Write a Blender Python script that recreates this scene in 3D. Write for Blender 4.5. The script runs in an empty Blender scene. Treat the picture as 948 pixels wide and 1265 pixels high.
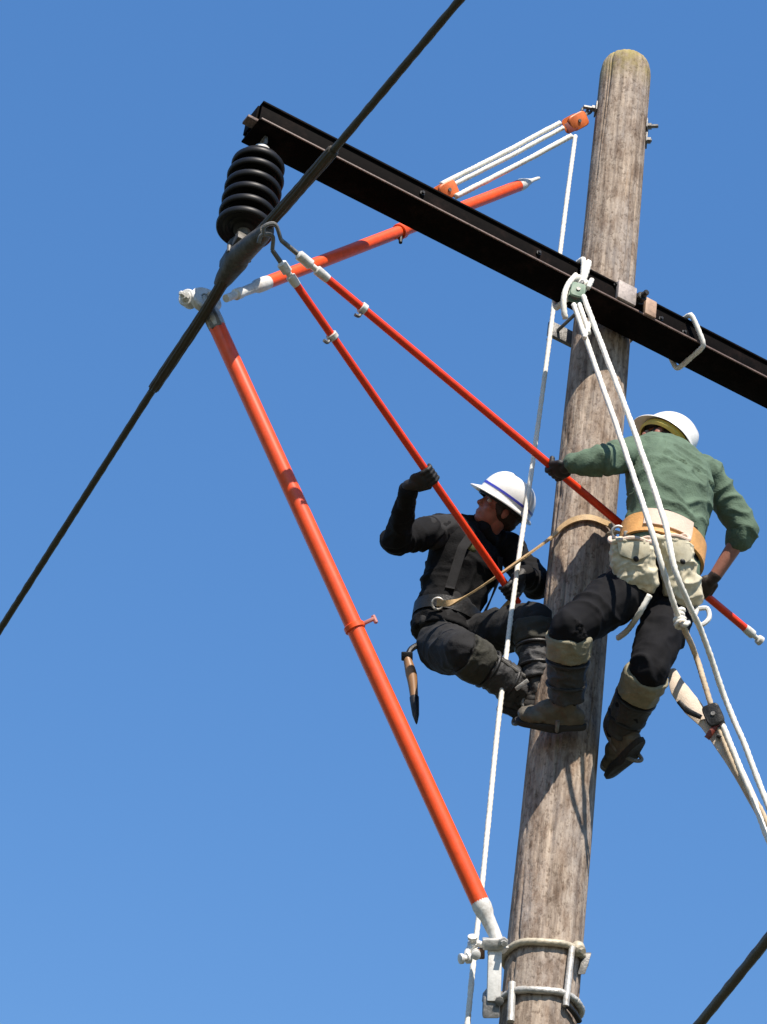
import bpy, bmesh, math, random
import numpy as np
from mathutils import Vector, Matrix, noise as mnoise
random.seed(7); np.random.seed(7)
SC = bpy.context.scene; COL = SC.collection
rad = math.radians

# ---------------------------------------------------------------- camera
D = 9.3; FPX = 3100.0; PW, PH = 948.0, 1265.0
CAM = np.array([0.0, -D, 1.6])
YAW, PITCH, ROLL = rad(-5.7312), rad(37.0), rad(8.7185)
FW = np.array([math.sin(YAW)*math.cos(PITCH), math.cos(YAW)*math.cos(PITCH), math.sin(PITCH)])
_r = np.cross(FW, [0, 0, 1]); _r /= np.linalg.norm(_r); _u = np.cross(_r, FW)
RT = _r*math.cos(ROLL)+_u*math.sin(ROLL); UP = -_r*math.sin(ROLL)+_u*math.cos(ROLL)
cd = bpy.data.cameras.new('camera'); co = bpy.data.objects.new('camera', cd); COL.objects.link(co)
M = Matrix(((RT[0], UP[0], -FW[0], CAM[0]), (RT[1], UP[1], -FW[1], CAM[1]), (RT[2], UP[2], -FW[2], CAM[2]), (0, 0, 0, 1)))
co.matrix_world = M
cd.sensor_fit = 'VERTICAL'; cd.sensor_height = 24.0; cd.lens = 24.0*FPX/PH; cd.clip_start = 0.05; cd.clip_end = 20000
SC.camera = co

# ---------------------------------------------------------------- sky, sun, exposure
SUN_EL = 48.0; SUN_AZ = 17.0; SUN_X, SUN_Y = math.sin(rad(SUN_AZ)), -math.cos(rad(SUN_AZ))
w = bpy.data.worlds.new('World'); SC.world = w; w.use_nodes = True
nt = w.node_tree; nt.nodes.clear()
sky = nt.nodes.new('ShaderNodeTexSky'); sky.sky_type = 'NISHITA'; sky.sun_disc = False
sky.sun_elevation = rad(SUN_EL); sky.sun_rotation = math.atan2(SUN_X, SUN_Y)
sky.air_density = 1.5; sky.dust_density = 0.0; sky.ozone_density = 10.0; sky.altitude = 200
bg = nt.nodes.new('ShaderNodeBackground'); bg.inputs['Strength'].default_value = 0.15
hs = nt.nodes.new('ShaderNodeHueSaturation'); hs.inputs['Saturation'].default_value = 1.53; hs.inputs['Value'].default_value = 1.17; hs.inputs['Hue'].default_value = 0.514
ga = nt.nodes.new('ShaderNodeGamma'); ga.inputs['Gamma'].default_value = 0.52
wo = nt.nodes.new('ShaderNodeOutputWorld')
nt.links.new(sky.outputs[0], ga.inputs['Color']); nt.links.new(ga.outputs[0], hs.inputs['Color']); nt.links.new(hs.outputs[0], bg.inputs[0]); nt.links.new(bg.outputs[0], wo.inputs[0])
sl = bpy.data.lights.new('sun', 'SUN'); sl.energy = 4.0; sl.angle = rad(0.5); sl.color = (1.0, 0.91, 0.80)
so = bpy.data.objects.new('sun', sl); COL.objects.link(so)
sd = Vector((SUN_X*math.cos(rad(SUN_EL)), SUN_Y*math.cos(rad(SUN_EL)), math.sin(rad(SUN_EL))))
so.rotation_euler = sd.to_track_quat('Z', 'Y').to_euler(); so.location = sd*60
SC.view_settings.view_transform = 'Standard'; SC.view_settings.look = 'None'
SC.view_settings.exposure = 0.93; SC.view_settings.gamma = 1.0; SC.view_settings.use_curve_mapping = False

# ---------------------------------------------------------------- maths helpers
V = lambda *a: np.array(a, float)
def unit(v): v = np.asarray(v, float); return v/(np.linalg.norm(v)+1e-12)
def ray(px, py): return FW*FPX + RT*(px-PW/2) + UP*(PH/2-py)
def at(px, py, y):
    """the point of the place seen at a photo pixel, at depth y (pole axis stands at y = 0)"""
    d = ray(px, py); return CAM + d*((y-CAM[1])/d[1])
def at_z(px, py, z):
    d = ray(px, py); return CAM + d*((z-CAM[2])/d[2])
def catmull(P, n=8):
    P = [np.asarray(p, float) for p in P]
    if len(P) < 3:
        return np.array([P[0]+(P[-1]-P[0])*i/n for i in range(n+1)])
    Q = [2*P[0]-P[1]]+P+[2*P[-1]-P[-2]]; out = []
    for i in range(1, len(Q)-2):
        a, b, c, d = Q[i-1:i+3]
        for k in range(n):
            t = k/n
            out.append(.5*((2*b)+(c-a)*t+(2*a-5*b+4*c-d)*t*t+(3*b-a-3*c+d)*t**3))
    out.append(P[-1]); return np.array(out)
def resample(P, step):
    P = np.asarray(P, float); L = np.r_[0, np.cumsum(np.linalg.norm(np.diff(P, axis=0), axis=1))]
    n = max(2, int(L[-1]/step)+1); s = np.linspace(0, L[-1], n)
    return np.stack([np.interp(s, L, P[:, k]) for k in range(3)], 1)
def frames(P):
    T = np.gradient(P, axis=0); T /= np.linalg.norm(T, axis=1)[:, None]+1e-12
    a = V(0, 0, 1) if abs(T[0][2]) < .9 else V(1, 0, 0)
    n = unit(np.cross(T[0], a)); N = []
    for t in T:
        n = unit(n-t*(n@t)); N.append(n)
    N = np.array(N); return T, N, np.cross(T, N)

class Geo:
    def __init__(s): s.v = []; s.f = []; s.n = 0
    def add(s, v, f):
        v = np.asarray(v, float); s.v.append(v); s.f += [tuple(i+s.n for i in q) for q in f]; s.n += len(v); return s
    def arr(s): return np.concatenate(s.v), s.f
    def loft(s, rings, cap=True, closed=False):
        m = len(rings[0]); k = len(rings); f = []
        for i in range(k if closed else k-1):
            a, b = i*m, ((i+1) % k)*m
            for j in range(m):
                f.append((a+j, a+(j+1) % m, b+(j+1) % m, b+j))
        if cap and not closed:
            f.append(tuple(range(m))[::-1]); f.append(tuple(range((k-1)*m, k*m)))
        return s.add(np.concatenate(rings), f)
    def tube(s, P, r, sides=14, cap=True, closed=False):
        P = np.asarray(P, float); r = np.broadcast_to(np.asarray(r, float), (len(P),))
        T, N, B = frames(P); th = np.arange(sides)*2*math.pi/sides
        return s.loft([P[i]+r[i]*(np.cos(th)[:, None]*N[i]+np.sin(th)[:, None]*B[i]) for i in range(len(P))], cap, closed)
    def strand(s, P, r, lobes=3, pitch=.08, amp=.16, sides=None, step=None, wob=.0016):
        """rope or cable laid from twisted strands"""
        sides = sides or lobes*5; P = resample(P, step or pitch/8)
        if len(P) > 6 and wob > 0:
            P = P+np.array([[mnoise.noise(Vector(p*9+o)) for o in (0, 11, 23)] for p in P])*wob*(np.minimum(np.arange(len(P)), np.arange(len(P))[::-1])/3).clip(0, 1)[:, None]
        T, N, B = frames(P)
        L = np.r_[0, np.cumsum(np.linalg.norm(np.diff(P, axis=0), axis=1))]; th = np.arange(sides)*2*math.pi/sides
        rings = []
        for i in range(len(P)):
            rr = r*(1+.10*mnoise.noise(Vector(P[i]*30)))*(1-amp+amp*2*np.abs(np.cos(lobes/2*(th-2*math.pi*L[i]/pitch)))**.8)
            rings.append(P[i]+rr[:, None]*(np.cos(th)[:, None]*N[i]+np.sin(th)[:, None]*B[i]))
        return s.loft(rings)
    def box(s, c, ax, half, bev=.004):
        """bevelled box: centre, three axes (rows), half sizes"""
        ax = np.array([unit(a) for a in ax]); h = np.asarray(half, float); b = min(bev, min(h)*.45)
        bm = bmesh.new(); bmesh.ops.create_cube(bm, size=2)
        for v in bm.verts: v.co = Vector([v.co[k]*h[k] for k in range(3)])
        if b > 0: bmesh.ops.bevel(bm, geom=bm.edges[:], offset=b, segments=2, affect='EDGES', profile=.5)
        bm.verts.index_update()
        v = np.array([v.co[:] for v in bm.verts]) @ ax + np.asarray(c); f = [tuple(x.index for x in q.verts) for q in bm.faces]
        bm.free(); return s.add(v, f)
    def lathe(s, c, axis, prof, sides=32, sx=1., ref=None):
        a = unit(axis); n = unit(np.cross(a, ref if ref is not None else (V(1, 0, 0) if abs(a[0]) < .8 else V(0, 1, 0)))); b = np.cross(a, n)
        th = np.arange(sides)*2*math.pi/sides
        return s.loft([np.asarray(c)+a*z+r*(np.cos(th)[:, None]*n*sx+np.sin(th)[:, None]*b) for r, z in prof])
    def ell(s, c, ax, r, nu=16, nv=10):
        ax = np.array([unit(a) for a in ax]); rings = []
        for i in range(nv+1):
            ph = -math.pi/2+math.pi*(i*.98+.1)/(nv+.02)
            th = np.arange(nu)*2*math.pi/nu
            p = np.stack([np.cos(ph)*np.cos(th)*r[0], np.cos(ph)*np.sin(th)*r[1], np.full(nu, np.sin(ph)*r[2])], 1)
            rings.append(np.asarray(c)+p @ ax)
        return s.loft(rings)
    def chain(s, pts, rs, sides=16):
        """tapered limb with round ends"""
        pts = [np.asarray(p, float) for p in pts]
        for i in range(len(pts)-1):
            P = np.array([pts[i]+(pts[i+1]-pts[i])*t for t in np.linspace(0, 1, 5)]); r = np.linspace(rs[i], rs[i+1], 5)
            s.tube(P, r, sides)
        for p, r in zip(pts, rs): s.ell(p, np.eye(3), (r, r, r), 14, 8)
        return s

def obj(name, g, mat, parent=None, smooth=True, sharp=40):
    v, f = g if isinstance(g, tuple) else g.arr()
    org = np.zeros(3)
    me = bpy.data.meshes.new(name); me.from_pydata(np.asarray(v).tolist(), [], f if isinstance(f, list) else f.tolist()); me.update()
    bm = bmesh.new(); bm.from_mesh(me); bmesh.ops.recalc_face_normals(bm, faces=bm.faces[:]); bm.to_mesh(me); bm.free()
    if smooth:
        me.polygons.foreach_set('use_smooth', [True]*len(me.polygons))
        if sharp: me.set_sharp_from_angle(angle=rad(sharp))
    me.materials.append(mat)
    o = bpy.data.objects.new(name, me); COL.objects.link(o)
    if parent is not None:
        o.parent = parent; o.matrix_parent_inverse = Matrix.Translation(parent_world(parent)).inverted()
    else:
        v = np.asarray(v); c = v.mean(0)
        me.transform(Matrix.Translation(-Vector(c))); o.location = c
    return o
def parent_world(p):
    l = Vector(p.location)
    while p.parent is not None:
        l = Vector(p.location)*0 + l; p = p.parent
    return l if p.parent is None and l is not None else l
def thing(name, label, cat, loc=(0, 0, 0), group=None):
    o = bpy.data.objects.new(name, None); o.empty_display_size = .2; COL.objects.link(o); o.location = loc
    return tag(o, label, cat, group)
def tag(o, label, cat, group=None):
    o['label'] = label; o['category'] = cat
    if group: o['group'] = group
    return o
def sub(name, g, mat, part, **k):
    """a sub-part: its parent part already sits at the thing's origin offset"""
    v, f = g if isinstance(g, tuple) else g.arr()
    o = obj(name, (v, f), mat, None, **k)
    me = o.data; me.transform(Matrix.Translation(o.location)); o.location = (0, 0, 0)
    o.parent = part
    return o

# ---------------------------------------------------------------- materials
def mat(name, col, rough=.6, metal=0., var=.25, scale=12., bump=.0, bscale=60., col2=None, stretch=(1, 1, 1), coat=0., spec=.5, rvar=.15, grime=0., gscale=5., gcol=(.30, .25, .20), gst=(1, 1, 1)):
    m = bpy.data.materials.new(name); m.use_nodes = True; n = m.node_tree.nodes; l = m.node_tree.links
    b = n['Principled BSDF']; b.inputs['Metallic'].default_value = metal
    b.inputs['Specular IOR Level'].default_value = spec; b.inputs['Coat Weight'].default_value = coat; b.inputs['Coat Roughness'].default_value = .22
    tc = n.new('ShaderNodeTexCoord'); mp = n.new('ShaderNodeMapping'); mp.inputs['Scale'].default_value = stretch
    l.new(tc.outputs['Object'], mp.inputs[0])
    t = n.new('ShaderNodeTexNoise'); t.inputs['Scale'].default_value = scale; t.inputs['Detail'].default_value = 6; t.inputs['Roughness'].default_value = .65
    l.new(mp.outputs[0], t.inputs['Vector'])
    r = n.new('ShaderNodeValToRGB'); r.color_ramp.elements[0].position = .3; r.color_ramp.elements[1].position = .7
    c = np.array(col); c2 = np.array(col2) if col2 is not None else c*(1+var)
    r.color_ramp.elements[0].color = (*(c*(1-var) if col2 is None else c), 1); r.color_ramp.elements[1].color = (*np.minimum(c2, 1), 1)
    l.new(t.outputs['Fac'], r.inputs[0]); out = r.outputs[0]
    if grime > 0:
        mg = n.new('ShaderNodeMapping'); mg.inputs['Scale'].default_value = gst; l.new(tc.outputs['Object'], mg.inputs[0])
        tg = n.new('ShaderNodeTexNoise'); tg.inputs['Scale'].default_value = gscale; tg.inputs['Detail'].default_value = 8; tg.inputs['Roughness'].default_value = .75
        l.new(mg.outputs[0], tg.inputs['Vector'])
        rg = n.new('ShaderNodeValToRGB'); rg.color_ramp.elements[0].position = .50; rg.color_ramp.elements[1].position = .72
        rg.color_ramp.elements[0].color = (0, 0, 0, 1); rg.color_ramp.elements[1].color = (grime, grime, grime, 1)
        l.new(tg.outputs['Fac'], rg.inputs[0]); x = n.new('ShaderNodeMix'); x.data_type = 'RGBA'; x.blend_type = 'MIX'
        l.new(rg.outputs[0], x.inputs[0]); l.new(out, x.inputs[6]); x.inputs[7].default_value = (*[c[k]*gcol[k]*1.6 for k in range(3)], 1); out = x.outputs[2]
    l.new(out, b.inputs['Base Color'])
    mr = n.new('ShaderNodeMapRange'); mr.inputs['To Min'].default_value = max(0.03, rough-rvar); mr.inputs['To Max'].default_value = min(1, rough+rvar)
    l.new(t.outputs['Fac'], mr.inputs['Value']); l.new(mr.outputs[0], b.inputs['Roughness'])
    if bump > 0:
        t2 = n.new('ShaderNodeTexNoise'); t2.inputs['Scale'].default_value = bscale; t2.inputs['Detail'].default_value = 4
        l.new(mp.outputs[0], t2.inputs['Vector'])
        bp = n.new('ShaderNodeBump'); bp.inputs['Strength'].default_value = bump; bp.inputs['Distance'].default_value = .01
        l.new(t2.outputs['Fac'], bp.inputs['Height']); l.new(bp.outputs[0], b.inputs['Normal'])
    return m
def wood_pole_mat():
    m = bpy.data.materials.new('weathered_pole_wood'); m.use_nodes = True; n = m.node_tree.nodes; l = m.node_tree.links
    b = n['Principled BSDF']; b.inputs['Roughness'].default_value = .85; b.inputs['Specular IOR Level'].default_value = .2
    tc = n.new('ShaderNodeTexCoord')
    def noi(scale, st, det=6, ro=.65):
        mp = n.new('ShaderNodeMapping'); mp.inputs['Scale'].default_value = st; l.new(tc.outputs['Object'], mp.inputs[0])
        t = n.new('ShaderNodeTexNoise'); t.inputs['Scale'].default_value = scale; t.inputs['Detail'].default_value = det; t.inputs['Roughness'].default_value = ro
        l.new(mp.outputs[0], t.inputs['Vector']); return t.outputs['Fac']
    def ramp(f, a, ca, b_, cb):
        r = n.new('ShaderNodeValToRGB'); e = r.color_ramp.elements; e[0].position = a; e[1].position = b_; e[0].color = (*ca, 1); e[1].color = (*cb, 1)
        l.new(f, r.inputs[0]); return r.outputs[0]
    def mix(kind, fac, A, B):
        x = n.new('ShaderNodeMix'); x.data_type = 'RGBA'; x.blend_type = kind
        if isinstance(fac, float): x.inputs[0].default_value = fac
        else: l.new(fac, x.inputs[0])
        for s, val in ((6, A), (7, B)):
            if isinstance(val, tuple): x.inputs[s].default_value = (*val, 1)
            else: l.new(val, x.inputs[s])
        return x.outputs[2]
    grain = noi(42, (1, 1, .05)); fine = noi(130, (1, 1, .09)); blot = noi(7, (1, 1, .35)); spk = noi(55, (1, 1, .7), 3)
    base = ramp(grain, .32, (.185, .145, .115), .62, (.46, .375, .295))
    base = mix('MULTIPLY', .55, base, ramp(fine, .3, (.5, .45, .4), .6, (1, 1, 1)))
    base = mix('MIX', ramp(blot, .45, (0, 0, 0), .72, (.6, .6, .6)), base, (.31, .29, .28))
    base = mix('MULTIPLY', .75, base, ramp(noi(17, (1, 1, .45), 5, .7), .36, (.42, .33, .27), .56, (1, 1, 1)))
    base = mix('MIX', ramp(noi(24, (1, 1, .6), 4), .56, (0, 0, 0), .70, (.5, .5, .5)), base, (.42, .355, .29))
    base = mix('MULTIPLY', .6, base, ramp(spk, .33, (.22, .17, .13), .47, (1, 1, 1)))
    # yellow lichen on the weathered head of the pole (a growth, at height)
    sp = n.new('ShaderNodeSeparateXYZ'); l.new(tc.outputs['Generated'], sp.inputs[0])
    lz = ramp(sp.outputs['Z'], .976, (0, 0, 0), .999, (1, 1, 1))
    lm = mix('MULTIPLY', 1.0, lz, ramp(noi(16, (1, 1, 1)), .38, (.15, .15, .15), .6, (.9, .9, .9)))
    base = mix('MIX', lm, base, (.33, .27, .085))
    l.new(base, b.inputs['Base Color'])
    bp = n.new('ShaderNodeBump'); bp.inputs['Strength'].default_value = .7; bp.inputs['Distance'].default_value = .005
    ad = n.new('ShaderNodeMath'); ad.operation = 'ADD'; l.new(grain, ad.inputs[0]); l.new(spk, ad.inputs[1])
    l.new(ad.outputs[0], bp.inputs['Height']); l.new(bp.outputs[0], b.inputs['Normal'])
    return m

MW = wood_pole_mat()
M_ground = mat('dry_grass_ground', (.055, .055, .03), .95, 0, .4, .8, .3, 3)
M_steel = mat('dark_painted_steel', (.0034, .0026, .0024), .75, 0, .5, 14, .2, 40, rvar=.1, spec=.05, grime=1., gscale=5, gcol=(3.2, 2.4, 2.2))
M_rust_lit = mat('rusty_tab_and_lit_edge', (.13, .085, .07), .6, 0, .5, 30, .2, 90)  # reddish end tab, and the painted light line along the flange
M_galv = mat('galvanised_steel', (.48, .47, .44), .5, .3, .3, 40, .15, 120, grime=.8, gscale=22)
M_galvd = mat('weathered_galvanised', (.17, .165, .155), .5, .35, .4, 40, .2, 120)
M_alu = mat('cast_aluminium', (.68, .67, .63), .45, .1, .15, 50, .1, 100, grime=.8, gscale=20)
M_white_end = mat('white_ferrule', (.66, .65, .61), .45, .0, .15, 50, .1, 90, grime=.8, gscale=18)
M_por = mat('black_glazed_shed', (.0085, .008, .008), .46, 0, .3, 10, coat=.0, rvar=.06, spec=.3)
M_cond = mat('weathered_conductor', (.050, .046, .034), .55, .4, .4, 60, col2=(.085, .08, .06))
M_armor = mat('armour_rods', (.045, .036, .026), .5, .4, .4, 50, col2=(.08, .07, .05))
M_orange = mat('orange_fibreglass', (.86, .080, .009), .40, 0, .12, 22, coat=.3, rvar=.06, spec=.5, grime=.75, gscale=14, gcol=(.4, .5, .9))
M_orange2 = mat('orange_scuffed_fibreglass', (.84, .085, .010), .40, 0, .15, 30, coat=.05, rvar=.1, spec=.4, grime=.75, gscale=14, gcol=(.4, .5, .9))
M_redor = mat('red_orange_stick', (.80, .048, .008), .36, 0, .15, 30, coat=.1, rvar=.08, spec=.45, grime=.7, gscale=16, gcol=(.4, .5, .9))
M_blockor = mat('orange_block_cheek', (.70, .16, .035), .5, 0, .15, 30)
M_red = mat('dark_red_block', (.16, .025, .012), .5, 0, .2, 30)
M_rope = mat('white_rope', (.76, .74, .67), .9, 0, .14, 90, .2, 400, grime=.6, gscale=9, gcol=(.42, .40, .36))
M_ropet = mat('tan_rope', (.48, .38, .26), .85, 0, .25, 60, .2, 300)
M_strap = mat('canvas_sling', (.60, .50, .40), .9, 0, .2, 20, .3, 200)
M_strapl = mat('tan_leather_strap', (.46, .31, .15), .6, 0, .25, 30, .2, 150)
M_strapg = mat('ochre_web_strap', (.40, .34, .22), .75, 0, .25, 40, .2, 200)
M_dark = mat('blackened_iron', (.015, .015, .015), .5, .3, .4, 50, .2, 100)
M_green = mat('green_hook_block', (.16, .24, .17), .6, 0, .25, 40, grime=.7, gscale=20)
M_jacket = mat('black_jacket_cloth', (.0060, .0060, .0068), .9, 0, .3, 12, .3, 160, spec=.2)
M_harness_lit = mat('charcoal_harness_and_lit_shoulder', (.026, .026, .027), .9, 0, .25, 25, .25, 260, spec=.2)  # harness straps, and the sunlit tone painted on the jacket shoulder
M_trous = mat('charcoal_trouser_cloth', (.013, .013, .014), .9, 0, .45, 9, .3, 160, col2=(.030, .030, .031), spec=.2)
M_trous2 = mat('black_trouser_cloth', (.006, .006, .0075), .9, 0, .35, 12, .25, 260, spec=.2)
M_shirt = mat('green_sweatshirt_cloth', (.108, .158, .112), .95, 0, .2, 7, .35, 110, spec=.12, grime=.5, gscale=9, gcol=(.42, .40, .42))
M_skin = mat('tanned_skin', (.33, .14, .095), .5, 0, .15, 35, .1, 200)
M_skin2 = mat('ruddy_skin', (.33, .12, .085), .5, 0, .2, 30, .1, 200)
M_hair = mat('dark_brown_hair', (.03, .018, .011), .7, 0, .3, 60, .4, 200)
M_eye = mat('eye_white', (.6, .57, .52), .2, 0, .05, 20)
M_iris = mat('eye_iris', (.03, .02, .015), .2, 0, .1, 20)
M_glove = mat('black_leather_glove', (.013, .012, .012), .6, 0, .3, 40, .2, 200)
M_glove2 = mat('dark_brown_glove', (.035, .022, .016), .6, 0, .3, 40, .2, 200)
M_boot = mat('brown_work_boot', (.10, .086, .062), .65, 0, .35, 25, .25, 120)
M_sole = mat('boot_sole_rubber', (.02, .018, .016), .8, 0, .3, 40, .3, 120)
M_pad = mat('climber_pad_leather', (.21, .19, .125), .8, 0, .3, 18, .3, 130)
M_padd = mat('shin_guard_dark', (.03, .03, .031), .7, 0, .4, 20, .3, 120)
M_helmet = mat('white_helmet_shell', (.80, .79, .76), .3, 0, .04, 15, coat=.25, rvar=.05, grime=.5, gscale=16, gcol=(.4, .38, .34))
M_blue = mat('blue_helmet_stripe', (.05, .06, .42), .35, 0, .1, 20)
M_yel = mat('yellow_suspension_band', (.60, .46, .09), .6, 0, .2, 30)
M_belt = mat('orange_leather_belt', (.66, .34, .11), .6, 0, .2, 14, .25, 110)
M_beltp = mat('pale_rim_and_lit_belt', (.66, .50, .40), .7, 0, .12, 18, .2, 110)  # pouch rims, and the painted lit part of the belt
M_canvas = mat('cream_canvas', (.58, .53, .39), .9, 0, .22, 22, .12, 300, grime=.7, gscale=14, gcol=(.40, .34, .26))
M_handle = mat('hammer_hickory', (.26, .13, .05), .5, 0, .2, 30, stretch=(1, 1, .2))
M_badge = mat('olive_badge', (.09, .10, .03), .8, 0, .5, 40)

# ---------------------------------------------------------------- voxel skin
def remesh(g, voxel=.006, smooth=6):
    v, f = g.arr() if isinstance(g, Geo) else g
    me = bpy.data.meshes.new('tmp'); me.from_pydata(v.tolist(), [], f); me.update()
    bm = bmesh.new(); bm.from_mesh(me); bmesh.ops.recalc_face_normals(bm, faces=bm.faces[:]); bm.to_mesh(me); bm.free()
    o = bpy.data.objects.new('tmp', me); COL.objects.link(o)
    r = o.modifiers.new('r', 'REMESH'); r.mode = 'VOXEL'; r.voxel_size = voxel
    if smooth:
        s = o.modifiers.new('s', 'SMOOTH'); s.factor = .5; s.iterations = smooth
    dg = bpy.context.evaluated_depsgraph_get(); m2 = bpy.data.meshes.new_from_object(o.evaluated_get(dg))
    n = len(m2.vertices); V_ = np.empty(n*3); m2.vertices.foreach_get('co', V_); V_ = V_.reshape(-1, 3)
    N_ = np.empty(n*3); m2.vertices.foreach_get('normal', N_); N_ = N_.reshape(-1, 3)
    F = [tuple(p.vertices) for p in m2.polygons]
    bpy.data.objects.remove(o); bpy.data.meshes.remove(me); bpy.data.meshes.remove(m2)
    return V_, F, N_
def folds(vfn, bones, amp=.008, joints=(), base=.35, fs=9., seed=0.):
    """cloth folds: ridged noise, tight along each limb and long across it, strongest by the joints"""
    v, f, n = vfn; best = np.full(len(v), 1e9); tpar = np.zeros(len(v)); bi = np.zeros(len(v), int)
    for k, (a, b) in enumerate(bones):
        a = np.asarray(a); d = np.asarray(b)-a; L2 = d@d
        t = np.clip((v-a)@d/L2, 0, 1); dist = np.linalg.norm(v-(a+t[:, None]*d), axis=1); m = dist < best
        best[m] = dist[m]; tpar[m] = (t*math.sqrt(L2))[m]; bi[m] = k
    wgt = np.full(len(v), base)
    for j, r in joints:
        wgt = np.maximum(wgt, np.exp(-(np.linalg.norm(v-np.asarray(j), axis=1)/r)**2))
    out = v.copy()
    for i in range(len(v)):
        k = bi[i]; a, b = bones[k]; d = unit(np.asarray(b)-np.asarray(a)); p = v[i]; q = p-d*(p@d)
        wv = Vector((mnoise.noise(Vector(p*7+seed)), mnoise.noise(Vector(p*7+seed+9)), mnoise.noise(Vector(p*7+seed+17)))); s = Vector(q*fs*.85+d*(p@d)*fs*1.25+seed+k*3.7)+wv*.55
        h = 1-2*abs(mnoise.noise(s)); h2 = mnoise.noise(Vector(p*fs*3.1+seed))
        h3 = 1-2*abs(mnoise.noise(s*2.1+Vector((3, 1, 7)))); out[i] = p+n[i]*amp*wgt[i]*(math.copysign(abs(h)**1.4, h)*1.0-.3+h2*.25+h3*.32)
    return out, f

def hand(S, axis, palm, rs, reach, thick=1.0, flip=1):
    """a closed hand round a stick: S on the stick's axis, palm = side the palm lies on, reach = the way the fingers leave the palm"""
    a = unit(axis); p = unit(palm-a*(np.asarray(palm)@a)); q = unit(np.cross(a, p))
    if q @ reach < 0: q = -q
    g = Geo(); fr = .0098*thick; R = rs+fr*.95
    lens = [1.0, 1.08, 1.02, .86]
    for i in range(4):
        off = a*(-.031+.0215*i)*flip
        pts = [S+off+p*(R+.006)-q*.026]
        for ang in (12, 58, 104, 104+62*lens[i]):
            t = rad(ang*(.94+.04*lens[i])); pts.append(S+off*(1-.05*(ang > 100))+R*(math.cos(t)*p+math.sin(t)*q))
        g.chain(pts, [fr*1.12, fr*1.1, fr*1.04, fr*.97, fr*.86], 10)
    root = S+p*(R+.010)-q*.058
    g.ell(S+p*(R+.008)-q*.040+a*.002*flip, (q, a, p), (.044, .047, .0185*thick), 16, 10)
    th = [root+a*(-.030)*flip, S+a*(-.046)*flip+p*(R*.75)-q*(R*.7), S+a*(-.052)*flip-q*(R*1.05)-p*.004, S+a*(-.047)*flip-q*(R*.75)-p*(R*.85)]
    g.chain(th, [.0155*thick, .0125*thick, .0115*thick, .0095*thick], 10)
    wrist = root-q*.038+p*.006
    g.chain([root, wrist], [.026*thick, .027*thick], 14)
    return g, wrist

def helmet(parent, c, fwd, up, stripe=False, band=None, scale=1.0):
    fwd = unit(fwd); up = unit(up-fwd*(np.asarray(up)@fwd)); side = np.cross(fwd, up)
    a, b, h = .142*scale, .118*scale, .135*scale
    nth, nph = 56, 16; th = np.arange(nth)*2*math.pi/nth
    def ring(ph, k=1., dz=0.):
        rr = math.cos(ph)**.72; z = math.sin(ph)**.92*h*k+dz
        ridge = (np.exp(-(np.sin(th)/.20)**2))*.006*scale*min(1, ph*2.2)*(rr > .15)
        ph_ = np.stack([np.cos(th)*(a*k)*rr, np.sin(th)*(b*k)*rr], 1)
        return c+ph_[:, :1]*fwd+ph_[:, 1:]*side+(z+ridge)[:, None]*up
    g = Geo(); g.loft([ring(x) for x in np.linspace(0, 1.50, nph)], cap=True)
    outer = obj('helmet_shell', g, M_helmet, parent, sharp=0) if False else None
    # shell with thickness, brim and peak in one skin
    G = Geo(); rings = []
    def brim(k, dz):
        pk = np.clip(np.cos(th), 0, 1)**2.2; rk = np.clip(-np.cos(th), 0, 1)**2
        ext = .011*scale+.036*scale*pk+.008*scale*rk
        rx = np.cos(th)*(a+ext*k); ry = np.sin(th)*(b+ext*k)
        z = dz-(.012*k*scale)-.010*scale*pk*k
        return c+rx[:, None]*fwd+ry[:, None]*side+(z)[:, None]*up
    rings = [ring(x, .955, 0) for x in np.linspace(1.50, 0, 10)]
    rings += [brim(.15, -.003), brim(1., -.003), brim(1.03, .0), brim(1., .004), brim(.45, .004), brim(.12, .005)]
    rings += [ring(x) for x in np.linspace(0.03, 1.50, nph)]
    G.loft(rings, cap=True)
    o = obj('helmet', G, M_helmet, parent, sharp=50)
    if stripe:
        for lo, hi in ((.085, .135),):
            s = Geo(); rr = []
            for ph in np.linspace(lo, hi, 3): rr.append(ring(ph*1.6, 1.012))
            for ph in np.linspace(hi, lo, 3): rr.append(ring(ph*1.6, .99))
            s.loft(rr, closed=True, cap=False); sub_('stripe', s, M_blue, o, parent)
    lin = Geo(); lin.loft([ring(x, .90, -.012) for x in np.linspace(0, 1.5, 8)], cap=True); lin.loft([ring(0, .95, -.028), ring(0, .95, -.004), ring(0, .905, -.004), ring(0, .905, -.028)], closed=True, cap=False)
    sub_('shade_liner', lin, M_dark, o, parent)  # near-black lining paints the shadow inside the shell
    if band is not None:
        lb = Geo(); lb.loft([ring(0, .955, -.030), ring(0, .955, -.006), ring(0, .87, -.012), ring(0, .86, -.040)], closed=True, cap=False); sub_('head_band', lb, band, o, parent)
    return o, (fwd, up, side)
def sub_(name, g, m, part, root):
    """sub-part of a part of a thing standing at root.location"""
    o = obj(name, g, m, None)
    o.data.transform(Matrix.Translation(o.location)); o.location = (0, 0, 0)
    o.parent = part; o.matrix_parent_inverse = Matrix.Translation(Vector(root.location)).inverted() if False else Matrix.Identity(4)
    return o

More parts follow.
